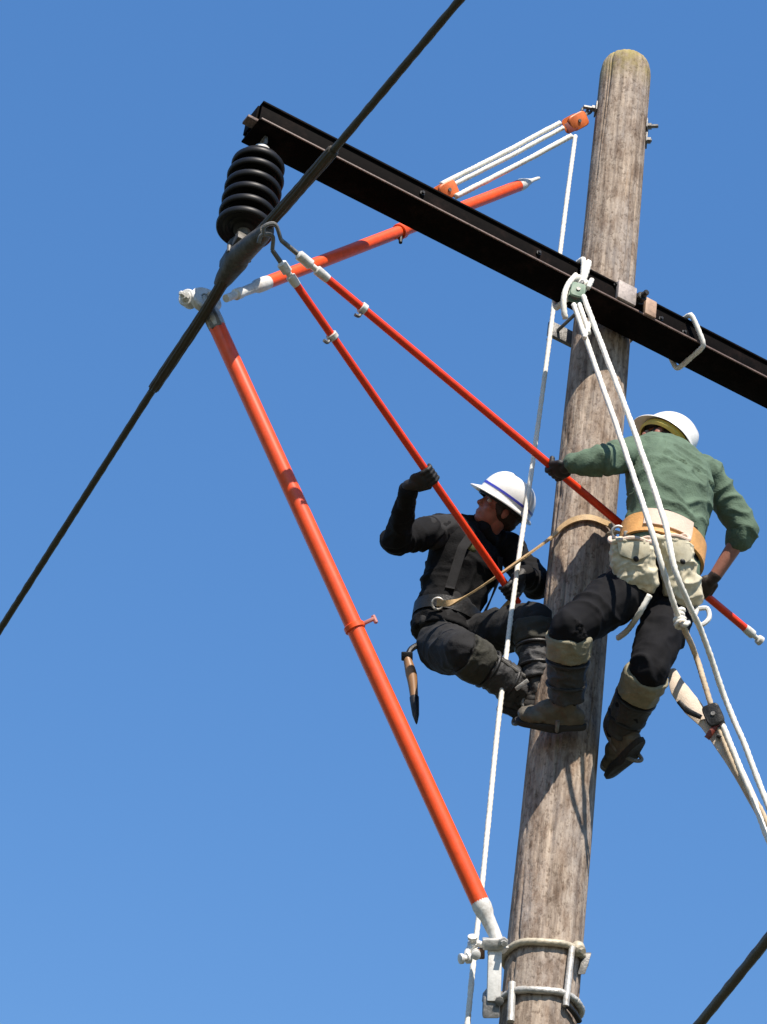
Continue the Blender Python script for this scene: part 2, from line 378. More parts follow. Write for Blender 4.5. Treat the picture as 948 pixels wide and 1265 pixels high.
# ================================================================ SETTING
g = Geo(); rr = [0.001, 3, 8, 20, 60, 200, 800, 3000, 9000]; th = np.arange(48)*2*math.pi/48
rings = []
for r_ in rr:
    z = np.array([.06*mnoise.noise(Vector((r_*math.cos(t)*.3, r_*math.sin(t)*.3, 1))) for t in th])*(1 if 2 < r_ < 400 else 0)
    rings.append(np.stack([r_*np.cos(th), r_*np.sin(th), z-.02], 1))
g.loft(rings, cap=False)
go = obj('ground', g, M_ground); go['kind'] = 'structure'

# ================================================================ POLE
def pole_r(z): return .5*(.275+(11.2-z)*.00785)
ZT = 11.82
pole = thing('utility_pole', 'tall weathered grey brown wooden utility pole with rounded yellowed top', 'utility pole', (0, 0, 0))
g = Geo(); zs = np.r_[np.linspace(-.1, 5.4, 24), np.linspace(5.42, ZT-.10, 430)]
ns = 160; th = np.arange(ns)*2*math.pi/ns
checks = [(random.uniform(0, 2*math.pi), random.uniform(5.6, 11.6), random.uniform(.35, 1.5), random.uniform(.008, .020)) for _ in range(46)]
gouges = [(random.uniform(-2.9, -.2), random.uniform(5.7, 9.4), random.uniform(.02, .05), random.uniform(.004, .010)) for _ in range(110)]
rings = []
def pole_ring(z, rk, dz=0):
    r = np.full(ns, pole_r(z)*rk)
    for j, t in enumerate(th):
        r[j] += .0030*mnoise.noise(Vector((math.cos(t)*3, math.sin(t)*3, z*1.1)))+.0022*mnoise.noise(Vector((math.cos(t)*14, math.sin(t)*14, z*1.6)))
    for t0, z0, L, dp in checks:
        k = max(0, 1-abs(z-z0)/(L/2))**.5
        if k > 0:
            dt = (th-t0-.02*math.sin(z*5)+math.pi) % (2*math.pi)-math.pi; r -= dp*k*np.exp(-(dt/.028)**2)
    for t0, z0, L, dp in gouges:
        if abs(z-z0) < L:
            dt = (th-t0+math.pi) % (2*math.pi)-math.pi; r -= dp*(1-abs(z-z0)/L)*np.exp(-(dt/.045)**2)
    zz = z+dz+np.array([.004*mnoise.noise(Vector((math.cos(t)*9, math.sin(t)*9, z*7))) for t in th])*(z > ZT-.12)
    return np.stack([r*np.cos(th), r*np.sin(th), np.full(ns, 0)+zz], 1)
for z in zs: rings.append(pole_ring(z, 1.))
for rk, dz in ((.985, .03), (.95, .055), (.88, .078), (.76, .094), (.6, .102), (.4, .106), (.2, .107), (.03, .107)): rings.append(pole_ring(ZT-.10, rk, dz))
g.loft(rings); obj('pole_shaft', g, MW, pole, sharp=0)
def bolt(px, py, ang, z, ln=.05):
    d = V(math.cos(ang), math.sin(ang), 0); p = d*pole_r(z)+V(0, 0, z)
    b = Geo(); b.box(p+d*.004, (d, np.cross(d, V(0, 0, 1)), V(0, 0, 1)), (.004, .032, .032), .002)
    b.lathe(p+d*.008, d, [(.018, 0), (.018, .018), (.011, .019), (.011, ln), (.007, ln+.004)], 6)
    obj('bolt', b, M_galvd, pole, sharp=30)
z1 = at(735, 138, 0)[2]; z2 = at(806, 160, 0)[2]
bolt(0, 0, rad(188), z1, .06); bolt(0, 0, rad(-8), z2, .05); bolt(0, 0, rad(-2), z2-.09, .02)

# ================================================================ CROSSARM
bd = V(math.cos(.5436), math.sin(.5436), 0); bn = V(bd[1], -bd[0], 0); bz = V(0, 0, 1)
BW, BH = .0905, .0620           # half width, half height
BC = V(0, 0, 9.812)+bn*(pole_r(9.9)+BW+.018)
s0 = -2.10; s1 = 1.45
arm = thing('crossarm', 'black steel crossarm bolted across the wooden pole, slanting down to the right', 'crossarm', tuple(BC))
def bbox(name, c0, ds, dn, dz, half, m, bev=.003, par=arm):
    g = Geo(); g.box(BC+bd*ds+bn*dn+bz*dz, (bd, bn, bz), half, bev); return obj(name, g, m, par, sharp=30)
mid = (s0+s1)/2; hl = (s1-s0)/2
bbox('top_flange', 0, mid, 0, BH-.006, (hl, BW, .006), M_steel)
bbox('bottom_flange', 0, mid, 0, -BH+.006, (hl, BW, .006), M_steel)
bbox('web', 0, mid, BW-.018, 0, (hl-.004, .005, BH-.0125), M_steel)
bbox('web', 0, mid, -BW+.018, 0, (hl-.004, .005, BH-.0125), M_steel)
bbox('lit_flange_lip', 0, mid, BW+.0045, -BH+.0055, (hl-.006, .004, .0045), M_rust_lit, .0015)  # pale strip paints the light caught by the lower flange edge
bbox('end_plate', 0, s0+.001-.006, 0, 0, (.005, BW-.03, BH-.014), M_steel)
bbox('end_tab', 0, s0-.02, BW-.05, -BH+.012, (.03, .03, .008), M_rust_lit)
# mounting bracket on the front of the beam where it meets the pole
sb = (at_z(778, 366, 9.88)-BC)@bd
M_brk = mat('sun_bleached_bracket', (.36, .31, .28), .6, .1, .35, 30, .2, 80)
br = bbox('mounting_bracket', 0, sb-.055, BW+.006, .012, (.052, .014, .056), M_brk, .004)
br2 = bbox('mounting_bracket', 0, sb+.085, BW+.006, -.004, (.032, .013, .052), mat('rust_stained_galvanised', (.38, .25, .17), .6, .1, .35, 30), .004)
for ds in (.02,):
    b = Geo(); p = BC+bd*(sb+ds)+bn*(BW-.012)+bz*.02
    b.lathe(p, bn, [(.034, 0), (.034, .02), (.026, .021), (.026, .05), (.014, .052), (.014, .085)], 6); obj('bracket_bolt', b, M_dark, arm, sharp=30)
for ds, dz in ((-.11, .05), (.16, -.02), (.30, -.03), (-.55, 0), (-1.2, 0)):
    b = Geo(); p = BC+bd*(sb+ds)+bn*(BW-.013)+bz*dz
    b.lathe(p, bn, [(.014, 0), (.014, .010), (.008, .011), (.008, .020)], 6); obj('bolt', b, M_dark, arm, sharp=30)
g = Geo(); g.box(V(0, 0, BC[2]+BH+.03)+bn*(pole_r(10)+.012), (bd, bn, bz), (.05, .012, .06), .004); obj('gain_plate', g, M_galv, arm, sharp=30)
for sx in (-1, 1):
    b = Geo(); e = bd*sx*(pole_r(9.9)+.02); b.tube([e+bn*.20+V(0, 0, 9.90), e-bn*.24+V(0, 0, 9.90)], .009, 10); obj('tie_rod', b, M_galvd, arm)
b = Geo(); b.box(V(0, 0, 9.90)-bn*(pole_r(9.9)+.02), (bd, bn, bz), (.21, .012, .045), .004); obj('back_plate', b, M_galvd, arm, sharp=30)

# ================================================================ INSULATOR STRING
IT = BC+bd*(s0+.075)+bn*(-.005)+bz*(-BH)
IX, IY = IT[0], IT[1]
zt = IT[2]; zb = at(302, 290, IY)[2]
ins = thing('insulator', 'black ribbed suspension insulator hanging from the left end of the crossarm', 'insulator', (IX, IY, zt))
g = Geo(); th = np.linspace(-.3, math.pi+.3, 12); g.tube([V(IX, IY, zt-.045)+bn*.03*math.cos(t)+bz*.05*math.sin(t) for t in th], .009, 10); obj('shackle', g, M_galvd, ins)
g = Geo(); g.lathe(V(IX, IY, zt-.128), V(0, 0, 1), [(.02, -.01), (.048, 0), (.050, .03), (.038, .06), (.022, .066), (.005, .072)], 24); obj('cap', g, M_white_end, ins)
nshed = 6; zz0 = zt-.128; pitch_ = (zz0-zb-.02)/nshed
for i in range(nshed):
    z0 = zz0-i*pitch_; R_ = .130 if i else .122
    pr = [(.05, .0), (.07, -.004), (.098, -.014), (R_-.010, -.036), (R_-.002, -.044), (R_, -.054), (R_-.002, -.068), (R_-.009, -.074), (R_-.020, -.066), (.095, -.058), (.088, -.072), (.080, -.058), (.066, -.054), (.060, -.072), (.052, -.056), (.05, -pitch_-.002)]
    g = Geo(); g.lathe(V(IX, IY, z0), V(0, 0, 1), pr, 56); obj('insulator_shed', g, M_por, ins, sharp=0)
g = Geo(); g.lathe(V(IX, IY, zb+.015), V(0, 0, 1), [(.03, .02), (.03, -.03), (.018, -.035), (.018, -.09), (.03, -.1), (.028, -.12), (.004, -.13)], 18); obj('ball_socket', g, M_galvd, ins)

# ================================================================ CONDUCTOR
ZC = zb-.125; PC = V(IX, IY, ZC)
dF = unit(V(.54, -.84, 0)); nF = V(dF[1], -dF[0], 0); nF = np.array([.84, .54, 0])
def on_plane(px, py, P, n):
    d = ray(px, py); return CAM+d*(((P-CAM)@n)/(d@n))
F1 = on_plane(412, 186, PC, nF); F2 = on_plane(568, 0, PC, nF)
dB = unit(V(-.47, .88, 0)); nB = np.array([.88, .47, 0])
B1 = on_plane(248, 394, PC, nB); B2 = on_plane(190, 480, PC, nB); B3 = on_plane(2, 775, PC, nB)
mid_pts = catmull([B2, B1, on_plane(292, 322, PC, nB), PC+dF*.05, on_plane(345, 262, PC, nF), F1], 10)
cond = thing('conductor', 'dark stranded power line running diagonally past the insulator and across the crossarm', 'power line', tuple(PC))
path = np.concatenate([[B3+(B3-B2)*6], [B3], mid_pts, [F2], [F2+(F2-F1)*4]])
g = Geo(); g.strand(resample(path, .05), .0155, 9, .22, .12, 27, .035, 0); obj('cable', g, M_cond, cond, sharp=0)
g = Geo(); g.strand(mid_pts, .0235, 11, .35, .13, 44, .03, 0); ar = obj('armour_rods', g, M_armor, cond, sharp=0)
M_clamp = mat('grimy_cast_clamp', (.085, .08, .07), .55, .3, .5, 30, .3, 70, grime=.8, gscale=20)
clamp = thing('suspension_clamp', 'weathered grey trunnion clamp gripping the cable below the black insulator', 'clamp', tuple(PC))
i0 = np.argmin(np.linalg.norm(mid_pts-PC, axis=1)); tl = unit(mid_pts[min(i0+3, len(mid_pts)-1)]-mid_pts[max(i0-4, 0)])
g = Geo(); cc = on_plane(292, 322, PC, nB)
cp = catmull([on_plane(272, 352, PC, nB), cc, PC+V(0, 0, -.005), on_plane(330, 285, PC, nF)], 8)
g.tube(cp, np.interp(np.linspace(0, 1, len(cp)), [0, .08, .3, .6, .9, 1], [.030, .040, .054, .056, .042, .032]), 20); obj('clamp_body', g, M_clamp, clamp)
g = Geo(); sidev = np.cross(tl, bz); upv = np.cross(sidev, tl)
g.box(PC+upv*.045-tl*.02, (tl, sidev, upv), (.095, .046, .026), .008); obj('keeper', g, M_clamp, clamp)
for ds in (-.07, .03):
    for e in (-1, 1):
        b = Geo(); b.lathe(PC+tl*ds+sidev*.03*e+upv*.05, upv, [(.016, 0), (.016, .02), (.009, .021), (.009, .05), (.004, .052)], 6); obj('bolt', b, M_galv, clamp, sharp=30)
for e in (-1, 1):
    b = Geo(); b.tube(catmull([PC+sidev*.05*e-upv*.01, PC+sidev*.05*e+upv*.06, PC+sidev*.02*e+upv*.13], 6), .010, 10); obj('hanger_arm', b, M_galvd, clamp)

low = [at_z(945, 1165, 5.35), at_z(870, 1258, 5.35)]
ld = unit(low[1]-low[0]); g = Geo()
g.strand(np.array([low[0]-ld*6+V(0, 0, .5), low[0]-ld*.6+V(0, 0, .01), low[0], low[1], low[1]+ld*2+V(0, 0, .03), low[1]+ld*14+V(0, 0, .5)]), .0155, 7, .24, .1, 28, .05, 0)
tag(obj('cable', g, M_cond, sharp=0), 'short length of dark cable crossing the bottom right corner', 'cable')

# ================================================================ ORANGE STICKS
def stick_rod(P, Q, r, m, parent, sides=20):
    n = 24; pts = np.array([P+(Q-P)*t for t in np.linspace(0, 1, n)])
    g = Geo(); g.tube(pts, r, sides); return obj('rod', g, m, parent)
def ring_of(P, ax, r0, r1, hlen, m, parent, name='collar', sides=20):
    ax = unit(ax); g = Geo(); g.lathe(P, ax, [(r0, -hlen), (r1-.003, -hlen), (r1, -hlen+.003), (r1, hlen-.003), (r1-.003, hlen), (r0, hlen)], sides); return obj(name, g, m, parent, sharp=35)
# big lifting tong: conductor down to the saddle on the pole
TA = on_plane(254, 372, PC, nB)
TB = at(614, 1160, -.24)
ta = unit(TB-TA)
tongA = thing('wire_tong', 'thick orange fibreglass pole running from the cable clamp down to the bottom pole saddle', 'wire tong', tuple(TA), 'orange wire tongs')
def alongpx(P, Q, px, py):
    """point of segment PQ nearest to a line of sight"""
    d = unit(ray(px, py)); e = unit(Q-P); w0 = P-CAM; b = e@d; t = (b*(d@w0)-(e@w0))/(1-b*b); return P+e*t
a0 = alongpx(TA, TB, 274, 394); a1 = alongpx(TA, TB, 597, 1122)
stick_rod(a0, a1, .038, M_orange, tongA)
ring_of(alongpx(TA, TB, 446, 772), ta, .036, .0455, .013, M_orange2, tongA)
pl = alongpx(TA, TB, 446, 772); lat = unit(np.cross(ta, FW)); lat = lat if lat@RT > 0 else -lat
b = Geo(); b.box(pl+lat*.068, (lat, ta, np.cross(lat, ta)), (.026, .007, .009), .003); b.lathe(pl+lat*.092-ta*.014, ta, [(.009, 0), (.009, .034), (.005, .038)], 8); obj('collar_lug', b, mat('faded_red_lug', (.50, .20, .17), .6), tongA, sharp=30)
g = Geo(); g.lathe(a0, -ta, [(.0395, -.03), (.041, 0), (.040, .05), (.030, .075), (.028, .13), (.02, .135)], 20); obj('head_ferrule', g, M_galv, tongA, sharp=40)
# clamp jaw: open ring round the cable
cdir = unit(B1-on_plane(292, 322, PC, nB))
g = Geo(); hc = TA; a_ = cdir; n_ = unit(np.cross(a_, V(1, 0, 0))); b_ = np.cross(a_, n_); th = np.arange(28)*2*math.pi/28
pr = [(.030, -.020), (.066, -.022), (.074, -.014), (.074, .014), (.066, .022), (.030, .020)]
g.loft([hc+a_*z+r_*(np.cos(th)[:, None]*n_+np.sin(th)[:, None]*b_) for r_, z in pr], closed=True, cap=False); obj('clamp_jaw', g, M_alu, tongA, sharp=40)
jl = TA-RT*.062+UP*.0-FW*.01
ka = unit(-FW+UP*.35-RT*.5); g = Geo()
g.lathe(jl+FW*.03, ka, [(.030, 0), (.040, .004), (.041, .050), (.036, .055), (.024, .056), (.024, .066)], 22); g.lathe(jl+FW*.03+ka*.066, ka, [(.022, 0), (.022, .016), (.012, .017), (.012, .036), (.007, .040)], 6)
g.box(jl+RT*.03+FW*.01, (RT, UP, FW), (.030, .022, .018), .004); obj('jaw_knob', g, M_alu, tongA, sharp=35)
g = Geo(); g.box(TA+RT*.045+UP*.035-FW*.02, (RT+UP*.6, UP-RT*.6, FW), (.034, .018, .02), .006); obj('jaw_pad', g, M_alu, tongA, sharp=40)
g = Geo(); g.box(TA+ta*.09+FW*-.02, (ta, lat, np.cross(ta, lat)), (.06, .026, .02), .006); obj('jaw_arm', g, M_galvd, tongA, sharp=30)
g = Geo(); g.lathe(a1, ta, [(.038, -.03), (.040, -.01), (.037, .02), (.030, .04), (.027, .10), (.024, .15), (.03, .16), (.03, .19), (.01, .2)], 20); obj('foot_ferrule', g, M_white_end, tongA, sharp=40)
# holding tong behind the beam
HA = on_plane(274, 372, PC, nB)+V(.02, -.02, .0); HB = at(668, 219, .12); ha = unit(HB-HA)
tongB = thing('wire_tong', 'orange pole with pale pointed tip passing behind the crossarm from the cable clamp', 'wire tong', tuple(HA), 'orange wire tongs')
h0 = alongpx(HA, HB, 326, 350); h1 = alongpx(HA, HB, 644, 229)
stick_rod(h0, h1, .0305, M_orange2, tongB)
g = Geo(); g.lathe(h0, -ha, [(.031, -.03), (.033, 0), (.032, .05), (.024, .07), (.022, .17), (.026, .18), (.026, .215), (.018, .22), (.018, max(.23, np.linalg.norm(h0-HA)+.0))], 18); obj('head_ferrule', g, M_white_end, tongB, sharp=40)
g = Geo(); g.lathe(h1, ha, [(.031, -.03), (.032, 0), (.029, .03), (.018, .08), (.011, .12), (.009, .19), (.003, .205)], 16); obj('tip', g, M_white_end, tongB)
pc = alongpx(HA, HB, 496, 288); ring_of(pc, ha, .03, .040, .018, M_orange2, tongB)
b = Geo(); b.tube([pc, pc+V(.01, -.01, -.085)], [.014, .009], 10); obj('collar_lug', b, M_dark, tongB)
# two slim grip sticks in the linemen's hands
SA0 = on_plane(332, 306, PC, nF)+V(0, -.02, 0); SA1 = at(641, 746, .05)
SB0 = on_plane(338, 297, PC, nF)+V(0, -.03, .01); SB1 = at(941, 793, .33)
def grip_stick(P, Q, tip_px, rod0_px, rod1_px, r, label, trig):
    t = thing('grip_stick', label, 'hot stick', tuple(P), 'slim orange grip sticks')
    a = unit(Q-P); p0 = alongpx(P, Q, *rod0_px); p1 = alongpx(P, Q, *rod1_px)
    stick_rod(p0, p1, r, M_redor, t, 16)
    g = Geo(); tp = alongpx(P, Q, *tip_px); ln = np.linalg.norm(p0-tp)
    g.lathe(p0, -a, [(r+.001, -.02), (r+.003, 0), (r+.004, ln*.3), (r*.75, ln*.34), (r*.75, ln*.5), (r+.005, ln*.55), (r+.005, ln), (r*.6, ln+.01)], 14); obj('head_ferrule', g, M_alu, t, sharp=40)
    g = Geo(); g.tube([tp, P+(tp-P)*.3], [r*.62, r*.55], 10); s = np.cross(a, FW); s = unit(s)
    e = P+(tp-P)*.3; g.tube(catmull([e, P-a*.02+s*.035, P-a*.05, P-a*.03-s*.03], 6), r*.5, 8); obj('hook', g, M_galvd, t)
    tr = alongpx(P, Q, *trig); dn = unit(V(-.25, 0, -1)-a*(V(-.25, 0, -1)@a))
    ring_of(tr, a, r-.001, r+.008, .014, M_white_end, t)
    g = Geo(); g.tube(catmull([tr+dn*.012, tr+dn*.045, tr+dn*.055-a*.02], 5), [.008]*11, 8); obj('trigger', g, M_galvd, t)
    return t, p0, p1, a
RS = .0178
stA, _, A1p, aA = grip_stick(SA0, SA1, (345, 328), (358, 352), (640, 745), RS, 'slim orange stick held by the lineman in black, from clamp to his chest', (404, 420))
stB, _, B1p, aB = grip_stick(SB0, SB1, (364, 322), (394, 350), (925, 777), RS*1.03, 'slim orange stick held by the lineman in green, passing behind his hip', (442, 389))
g = Geo(); g.lathe(B1p, aB, [(RS+.002, -.02), (RS+.004, 0), (RS+.004, .035), (.012, .045), (.011, .065), (.022, .07), (.024, .09), (.008, .096)], 14); obj('foot_ferrule', g, M_white_end, stB, sharp=40)

# ================================================================ TACKLE: pole head to holding tong
K1 = at(711, 151, -.02); K2 = at(551, 236, -.16); kd = unit(K2-K1)
def block(name_parent, c, ax, nrm, ln, wd, th_, m1, m2):
    ax = unit(ax); n = unit(nrm-ax*(np.asarray(nrm)@ax)); s = np.cross(ax, n)
    for e in (-1, 1):
        g = Geo(); pts = []
        for t in np.linspace(0, 2*math.pi, 24, endpoint=False):
            sx = math.cos(t); sy = math.sin(t); pts.append((ln*np.sign(sx)*abs(sx)**.45, wd*np.sign(sy)*abs(sy)**.45))
        r0 = [c+ax*x+s*y+n*e*(th_-.006) for x, y in pts]; r1 = [c+ax*x+s*y+n*e*th_ for x, y in pts]; r2 = [c+ax*x*.9+s*y*.9+n*e*(th_+.004) for x, y in pts]
        g.loft([np.array(r0), np.array(r1), np.array(r2)]); obj('cheek_plate', g, m1, name_parent, sharp=40)
    g = Geo(); g.lathe(c-n*(th_-.008), n, [(.006, 0), (wd*.85, 0), (wd*.72, (th_-.008)), (wd*.85, 2*(th_-.008)), (.006, 2*(th_-.008))], 20); obj('sheave', g, m2, name_parent, sharp=40)
    g = Geo(); g.lathe(c-n*(th_+.01), n, [(.004, 0), (.010, 0), (.010, 2*th_+.02), (.004, 2*th_+.02)], 8); obj('axle', g, M_galvd, name_parent, sharp=40)
tk = thing('rope_tackle', 'white rope tackle with two orange blocks strung from the pole head to behind the crossarm', 'rope tackle', tuple(K1))
nb = unit(-FW+V(.25, 0, -.1))
block(tk, K1, kd, nb, .062, .042, .032, M_blockor, M_red)
g = Geo(); g.box(K1+kd*.035-FW*.036+UP*-.015, (kd, np.cross(kd, FW), FW), (.034, .028, .004), .003); obj('block_guard', g, M_red, tk, sharp=30)
block(tk, K2, kd, nb, .056, .042, .030, M_blockor, M_red)
g = Geo(); g.tube(catmull([K1-kd*.045, K1-kd*.075+V(0, 0, .01), V(-pole_r(z1)-.045, -.005, z1)], 6), .009, 8); g.tube(catmull([V(-pole_r(z1)-.05+.025*math.cos(t), -.005, z1+.025*math.sin(t)) for t in np.linspace(0, 6.0, 10)], 3), .008, 8); obj('hook', g, M_galvd, tk)
g = Geo(); q = alongpx(HA, HB, 520, 279); g.tube(catmull([K2+kd*.04, K2+kd*.08+V(-.01, 0, -.02), q+V(0, 0, .035), q-V(0, .034, 0), q-V(0, 0, .034), q+V(0, .034, 0), q+V(0, 0, .034)], 6), .010, 8); obj('becket_loop', g, M_ropet, tk)
def knot_geo(p, d, r, R=.017, turns=4):
    d = unit(d); e = unit(np.cross(d, FW)); f_ = np.cross(d, e); t = np.linspace(0, turns*2*math.pi, turns*14)
    pts = [p+d*((x/(turns*2*math.pi)-.5)*turns*r*1.9)+(R+.004*math.sin(x*1.7))*(math.cos(x)*e+math.sin(x)*f_) for x in t]
    pts = [pts[0]-e*.02+d*.03]+pts+[pts[-1]+f_*.03+e*.02, pts[-1]+f_*.06+V(0, 0, -.04)]
    g = Geo(); g.strand(catmull(pts, 4), r, 3, .07, .14, 12, .010); return g
def kpx(a, b): return at(*a, K1[1]), at(*b, K2[1])
for (a, b, r) in (((692, 152), (545, 228), .0125), ((696, 158), (549, 234), .0115), ((706, 168), (563, 243), .0135)):
    p, q = kpx(a, b); mid_ = (p+q)/2+V(0, 0, -.006)
    g = Geo(); g.strand(catmull([p, mid_, q], 10), r, 3, .075, .14, 15, .012); obj('rope', g, M_rope, tk, sharp=0)
FY = -.02
fall = [at(711, 168, -.02), at(700, 250, FY), at(690, 330, FY), at(679, 420, FY), at(667, 510, FY), at(655, 595, -.04), at(641, 690, -.06), at(628, 790, -.07), at(615, 900, -.07), at(604, 1010, -.07), at(594, 1110, -.07), at(585, 1190, -.07), at(578, 1262, -.07)]
fall += [fall[-1]+(fall[-1]-fall[-2])*6]
g = Geo(); g.strand(catmull(fall, 10), .0108, 3, .085, .14, 15, .012, 0)
obj('fall_rope', g, M_rope, tk, sharp=0)

# ================================================================ SLING AND HAND LINE (front)
def bpt(px, py, dn=0.):          # point on the beam's front plane
    n = bn; P = BC+bn*(BW+dn); d = ray(px, py); return CAM+d*(((P-CAM)@n)/(d@n))
def beam_loop(s, r, jit=.012, name='rope_sling', m=M_rope, slack=0.):
    h, wv = BH+r+.004, BW+r+.012; pts = []
    c = .028
    for a, b in ((-1, .5), (-1, 1-c*6), (-1+c*8, 1), (0, 1.03), (1-c*8, 1), (1, 1-c*6), (1.03, 0), (1, -1+c*6), (1-c*8, -1), (0, -1.03), (-1+c*8, -1), (-1, -1+c*6), (-1.03, 0)):
        pts.append(BC+bd*(s+jit*a)-bn*wv*b-bz*h*a)
    P = np.array(pts+[pts[0]]); return catmull(list(P), 5)
ss = (bpt(716, 345)-BC)@bd
sl_ = thing('rope_sling', 'white rope sling knotted round the crossarm just left of the pole', 'rope sling', tuple(BC+bd*ss), 'white rope loops tied round the crossarm')
for k, (o_, j_) in enumerate(((0, .004), (.018, -.012))):
    g = Geo(); g.strand(beam_loop(ss+o_, .013, j_), .013, 3, .08, .14, 15, .012); obj('rope', g, M_rope, sl_, sharp=0)
g = Geo(); lp = [bpt(712, 340, .03), bpt(702, 352, .035), bpt(697, 368, .04), bpt(697, 384, .03), bpt(699, 394, .02)]
g.strand(catmull(lp, 8), .013, 3, .08, .14, 15, .012); obj('rope_tail', g, M_rope, sl_, sharp=0)
obj('knot', knot_geo(bpt(719, 351, .035), V(.8, .2, -.5), .011, .018, 3), M_rope, sl_, sharp=0)
hl_ = thing('hand_line', 'green hook block with white ropes running down past the lineman in green', 'rope tackle', tuple(bpt(713, 364, .05)))
hb = bpt(713, 362, .055)
block(hl_, hb, V(.1, 0, 1), -FW, .044, .036, .024, M_green, M_galvd)
g = Geo(); g.tube(catmull([hb+V(0, 0, .045), hb+V(.02, 0, .07), bpt(718, 347, .04)], 6), .010, 8); obj('hook', g, M_galvd, hl_)
def rope_px(pts, r, m, par, name='rope', n=10):
    g = Geo(); g.strand(catmull([at(*p) for p in pts], n), r, 3, .085, .14, 15, .012); return obj(name, g, m, par, sharp=0)
hy = hb[1]
rope_px([(709, 376, hy-.03), (735, 450, hy-.09), (765, 535, hy-.2), (797, 630, hy-.34), (815, 688, hy-.32), (830, 738, hy-.22), (840, 766, hy-.14)], .0112, M_rope, hl_)
rope_px([(721, 366, hy-.02), (745, 430, hy-.10), (780, 522, hy-.20), (820, 640, hy-.33), (834, 703, hy-.33), (852, 748, hy-.22), (868, 783, hy-.10), (895, 860, hy+.06), (920, 920, hy+.08), (945, 985, hy+.1), (1010, 1150, hy+.1)], .0118, M_rope, hl_)
rope_px([(716, 376, hy-.02), (723, 396, hy-.05), (728, 412, hy-.07)], .010, M_rope, hl_)
rope_px([(732, 392, hy-.03), (727, 405, hy-.06), (722, 418, hy-.08)], .010, M_rope, hl_)
obj('knot', knot_geo(at(840, 764, hy-.14), V(.1, 0, -1), .010, .016, 4), M_rope, hl_, sharp=0)
# loop on the right arm of the beam
s2 = (bpt(858, 415)-BC)@bd
g = Geo(); g.strand(beam_loop(s2, .012, .045), .012, 3, .08, .14, 15, .012)
tag(obj('rope_loop', g, M_rope, sharp=0), 'single white rope loop round the crossarm on the right of the pole', 'rope loop', 'white rope loops tied round the crossarm')

# lower right tackle with canvas sling
TY = -.36
tl2 = thing('guy_tackle', 'dark pulley block with white ropes and canvas sling below the lineman in green', 'rope tackle', tuple(at(882, 885, TY)))
bc = at(882, 886, TY); bax = unit(at(900, 925, TY)-at(866, 850, TY))
block(tl2, bc, bax, -FW, .052, .038, .026, M_dark, M_galvd)
g = Geo(); e = bc+bax*.05; g.tube(catmull([e, e+bax*.03+RT*.02, e+bax*.055, e+bax*.045-RT*.022], 6), .009, 8); obj('hook', g, M_dark, tl2)
rope_px([(840, 766, hy-.14), (846, 778, hy-.14), (858, 805, TY), (870, 842, TY), (879, 872, TY)], .0115, M_ropet, tl2)
rope_px([(893, 896, TY-.01), (912, 942, TY-.01), (930, 985, TY-.01), (945, 1026, TY-.01), (1000, 1165, TY)], .0118, M_rope, tl2)
rope_px([(888, 900, TY), (906, 944, TY), (926, 982, TY+.01), (945, 1010, TY+.01), (1000, 1150, TY)], .010, M_ropet, tl2)
def ribbon(pts, widths, th_, m, par, name, tw=None):
    P = catmull([at(*p) for p in pts], 8); wds = np.interp(np.linspace(0, 1, len(P)), np.linspace(0, 1, len(widths)), widths)
    T = np.gradient(P, axis=0); rings = []
    for i in range(len(P)):
        t = unit(T[i]); s = unit(np.cross(t, FW)); k = tw[0]+(tw[1]-tw[0])*i/(len(P)-1) if tw else 0
        n = np.cross(s, t); s2_ = s*math.cos(k)+n*math.sin(k); n2 = np.cross(s2_, t); wv = wds[i]; crv = .25*wv
        rings.append(np.array([P[i]+s2_*wv+n2*crv, P[i]+s2_*wv*.5-n2*crv*.2, P[i]-s2_*wv*.5-n2*crv*.2, P[i]-s2_*wv+n2*crv, P[i]-s2_*wv+n2*(crv+th_), P[i]-s2_*wv*.5+n2*(th_-crv*.2), P[i]+s2_*wv*.5+n2*(th_-crv*.2), P[i]+s2_*wv+n2*(crv+th_)]))
    g = Geo(); g.loft(rings); return obj(name, g, m, par, sharp=50)
ribbon([(830, 826, TY+.05), (840, 850, TY+.04), (856, 872, TY+.03), (874, 893, TY+.02), (893, 920, TY+.02), (912, 950, TY+.02), (930, 985, TY+.02), (944, 1015, TY+.02), (985, 1110, TY)], [.018, .040, .042, .030, .030, .028, .022, .016, .012], .006, M_strap, tl2, 'canvas_sling', (.2, .5))
ribbon([(838, 866, TY+.02), (850, 878, TY+.01), (866, 886, TY)], [.010, .013, .010], .008, M_dark, tl2, 'sling_hook')
ribbon([(874, 912, TY), (881, 902, TY-.01), (890, 893, TY-.01)], [.012, .012, .010], .008, M_red, tl2, 'sling_clip')

# ================================================================ SADDLE ON THE POLE
zs1 = at(676, 1166, -.15)[2]; zs2 = at(676, 1226, -.15)[2]
sad = thing('pole_saddle', 'galvanised saddle bracket and bands strapped round the bottom of the pole', 'pole saddle', (0, 0, zs1))
def band(z, m, r=.012, tilt=0., half=.02):
    R0 = pole_r(z)+.006; t = np.linspace(0, 2*math.pi, 64, endpoint=False); rings = []
    for x in t:
        e = V(math.cos(x), math.sin(x), 0); zc = z+tilt*math.cos(x)
        rings.append(np.array([e*R0+V(0, 0, zc-half), e*(R0+r)+V(0, 0, zc-half), e*(R0+r)+V(0, 0, zc+half), e*R0+V(0, 0, zc+half)]))
    g = Geo(); g.loft(rings, cap=False, closed=True); return obj('band', g, m, sad, sharp=30)
M_band = mat('tan_chain_wrap', (.46, .41, .31), .6, .2, .3, 40, grime=.7, gscale=20)
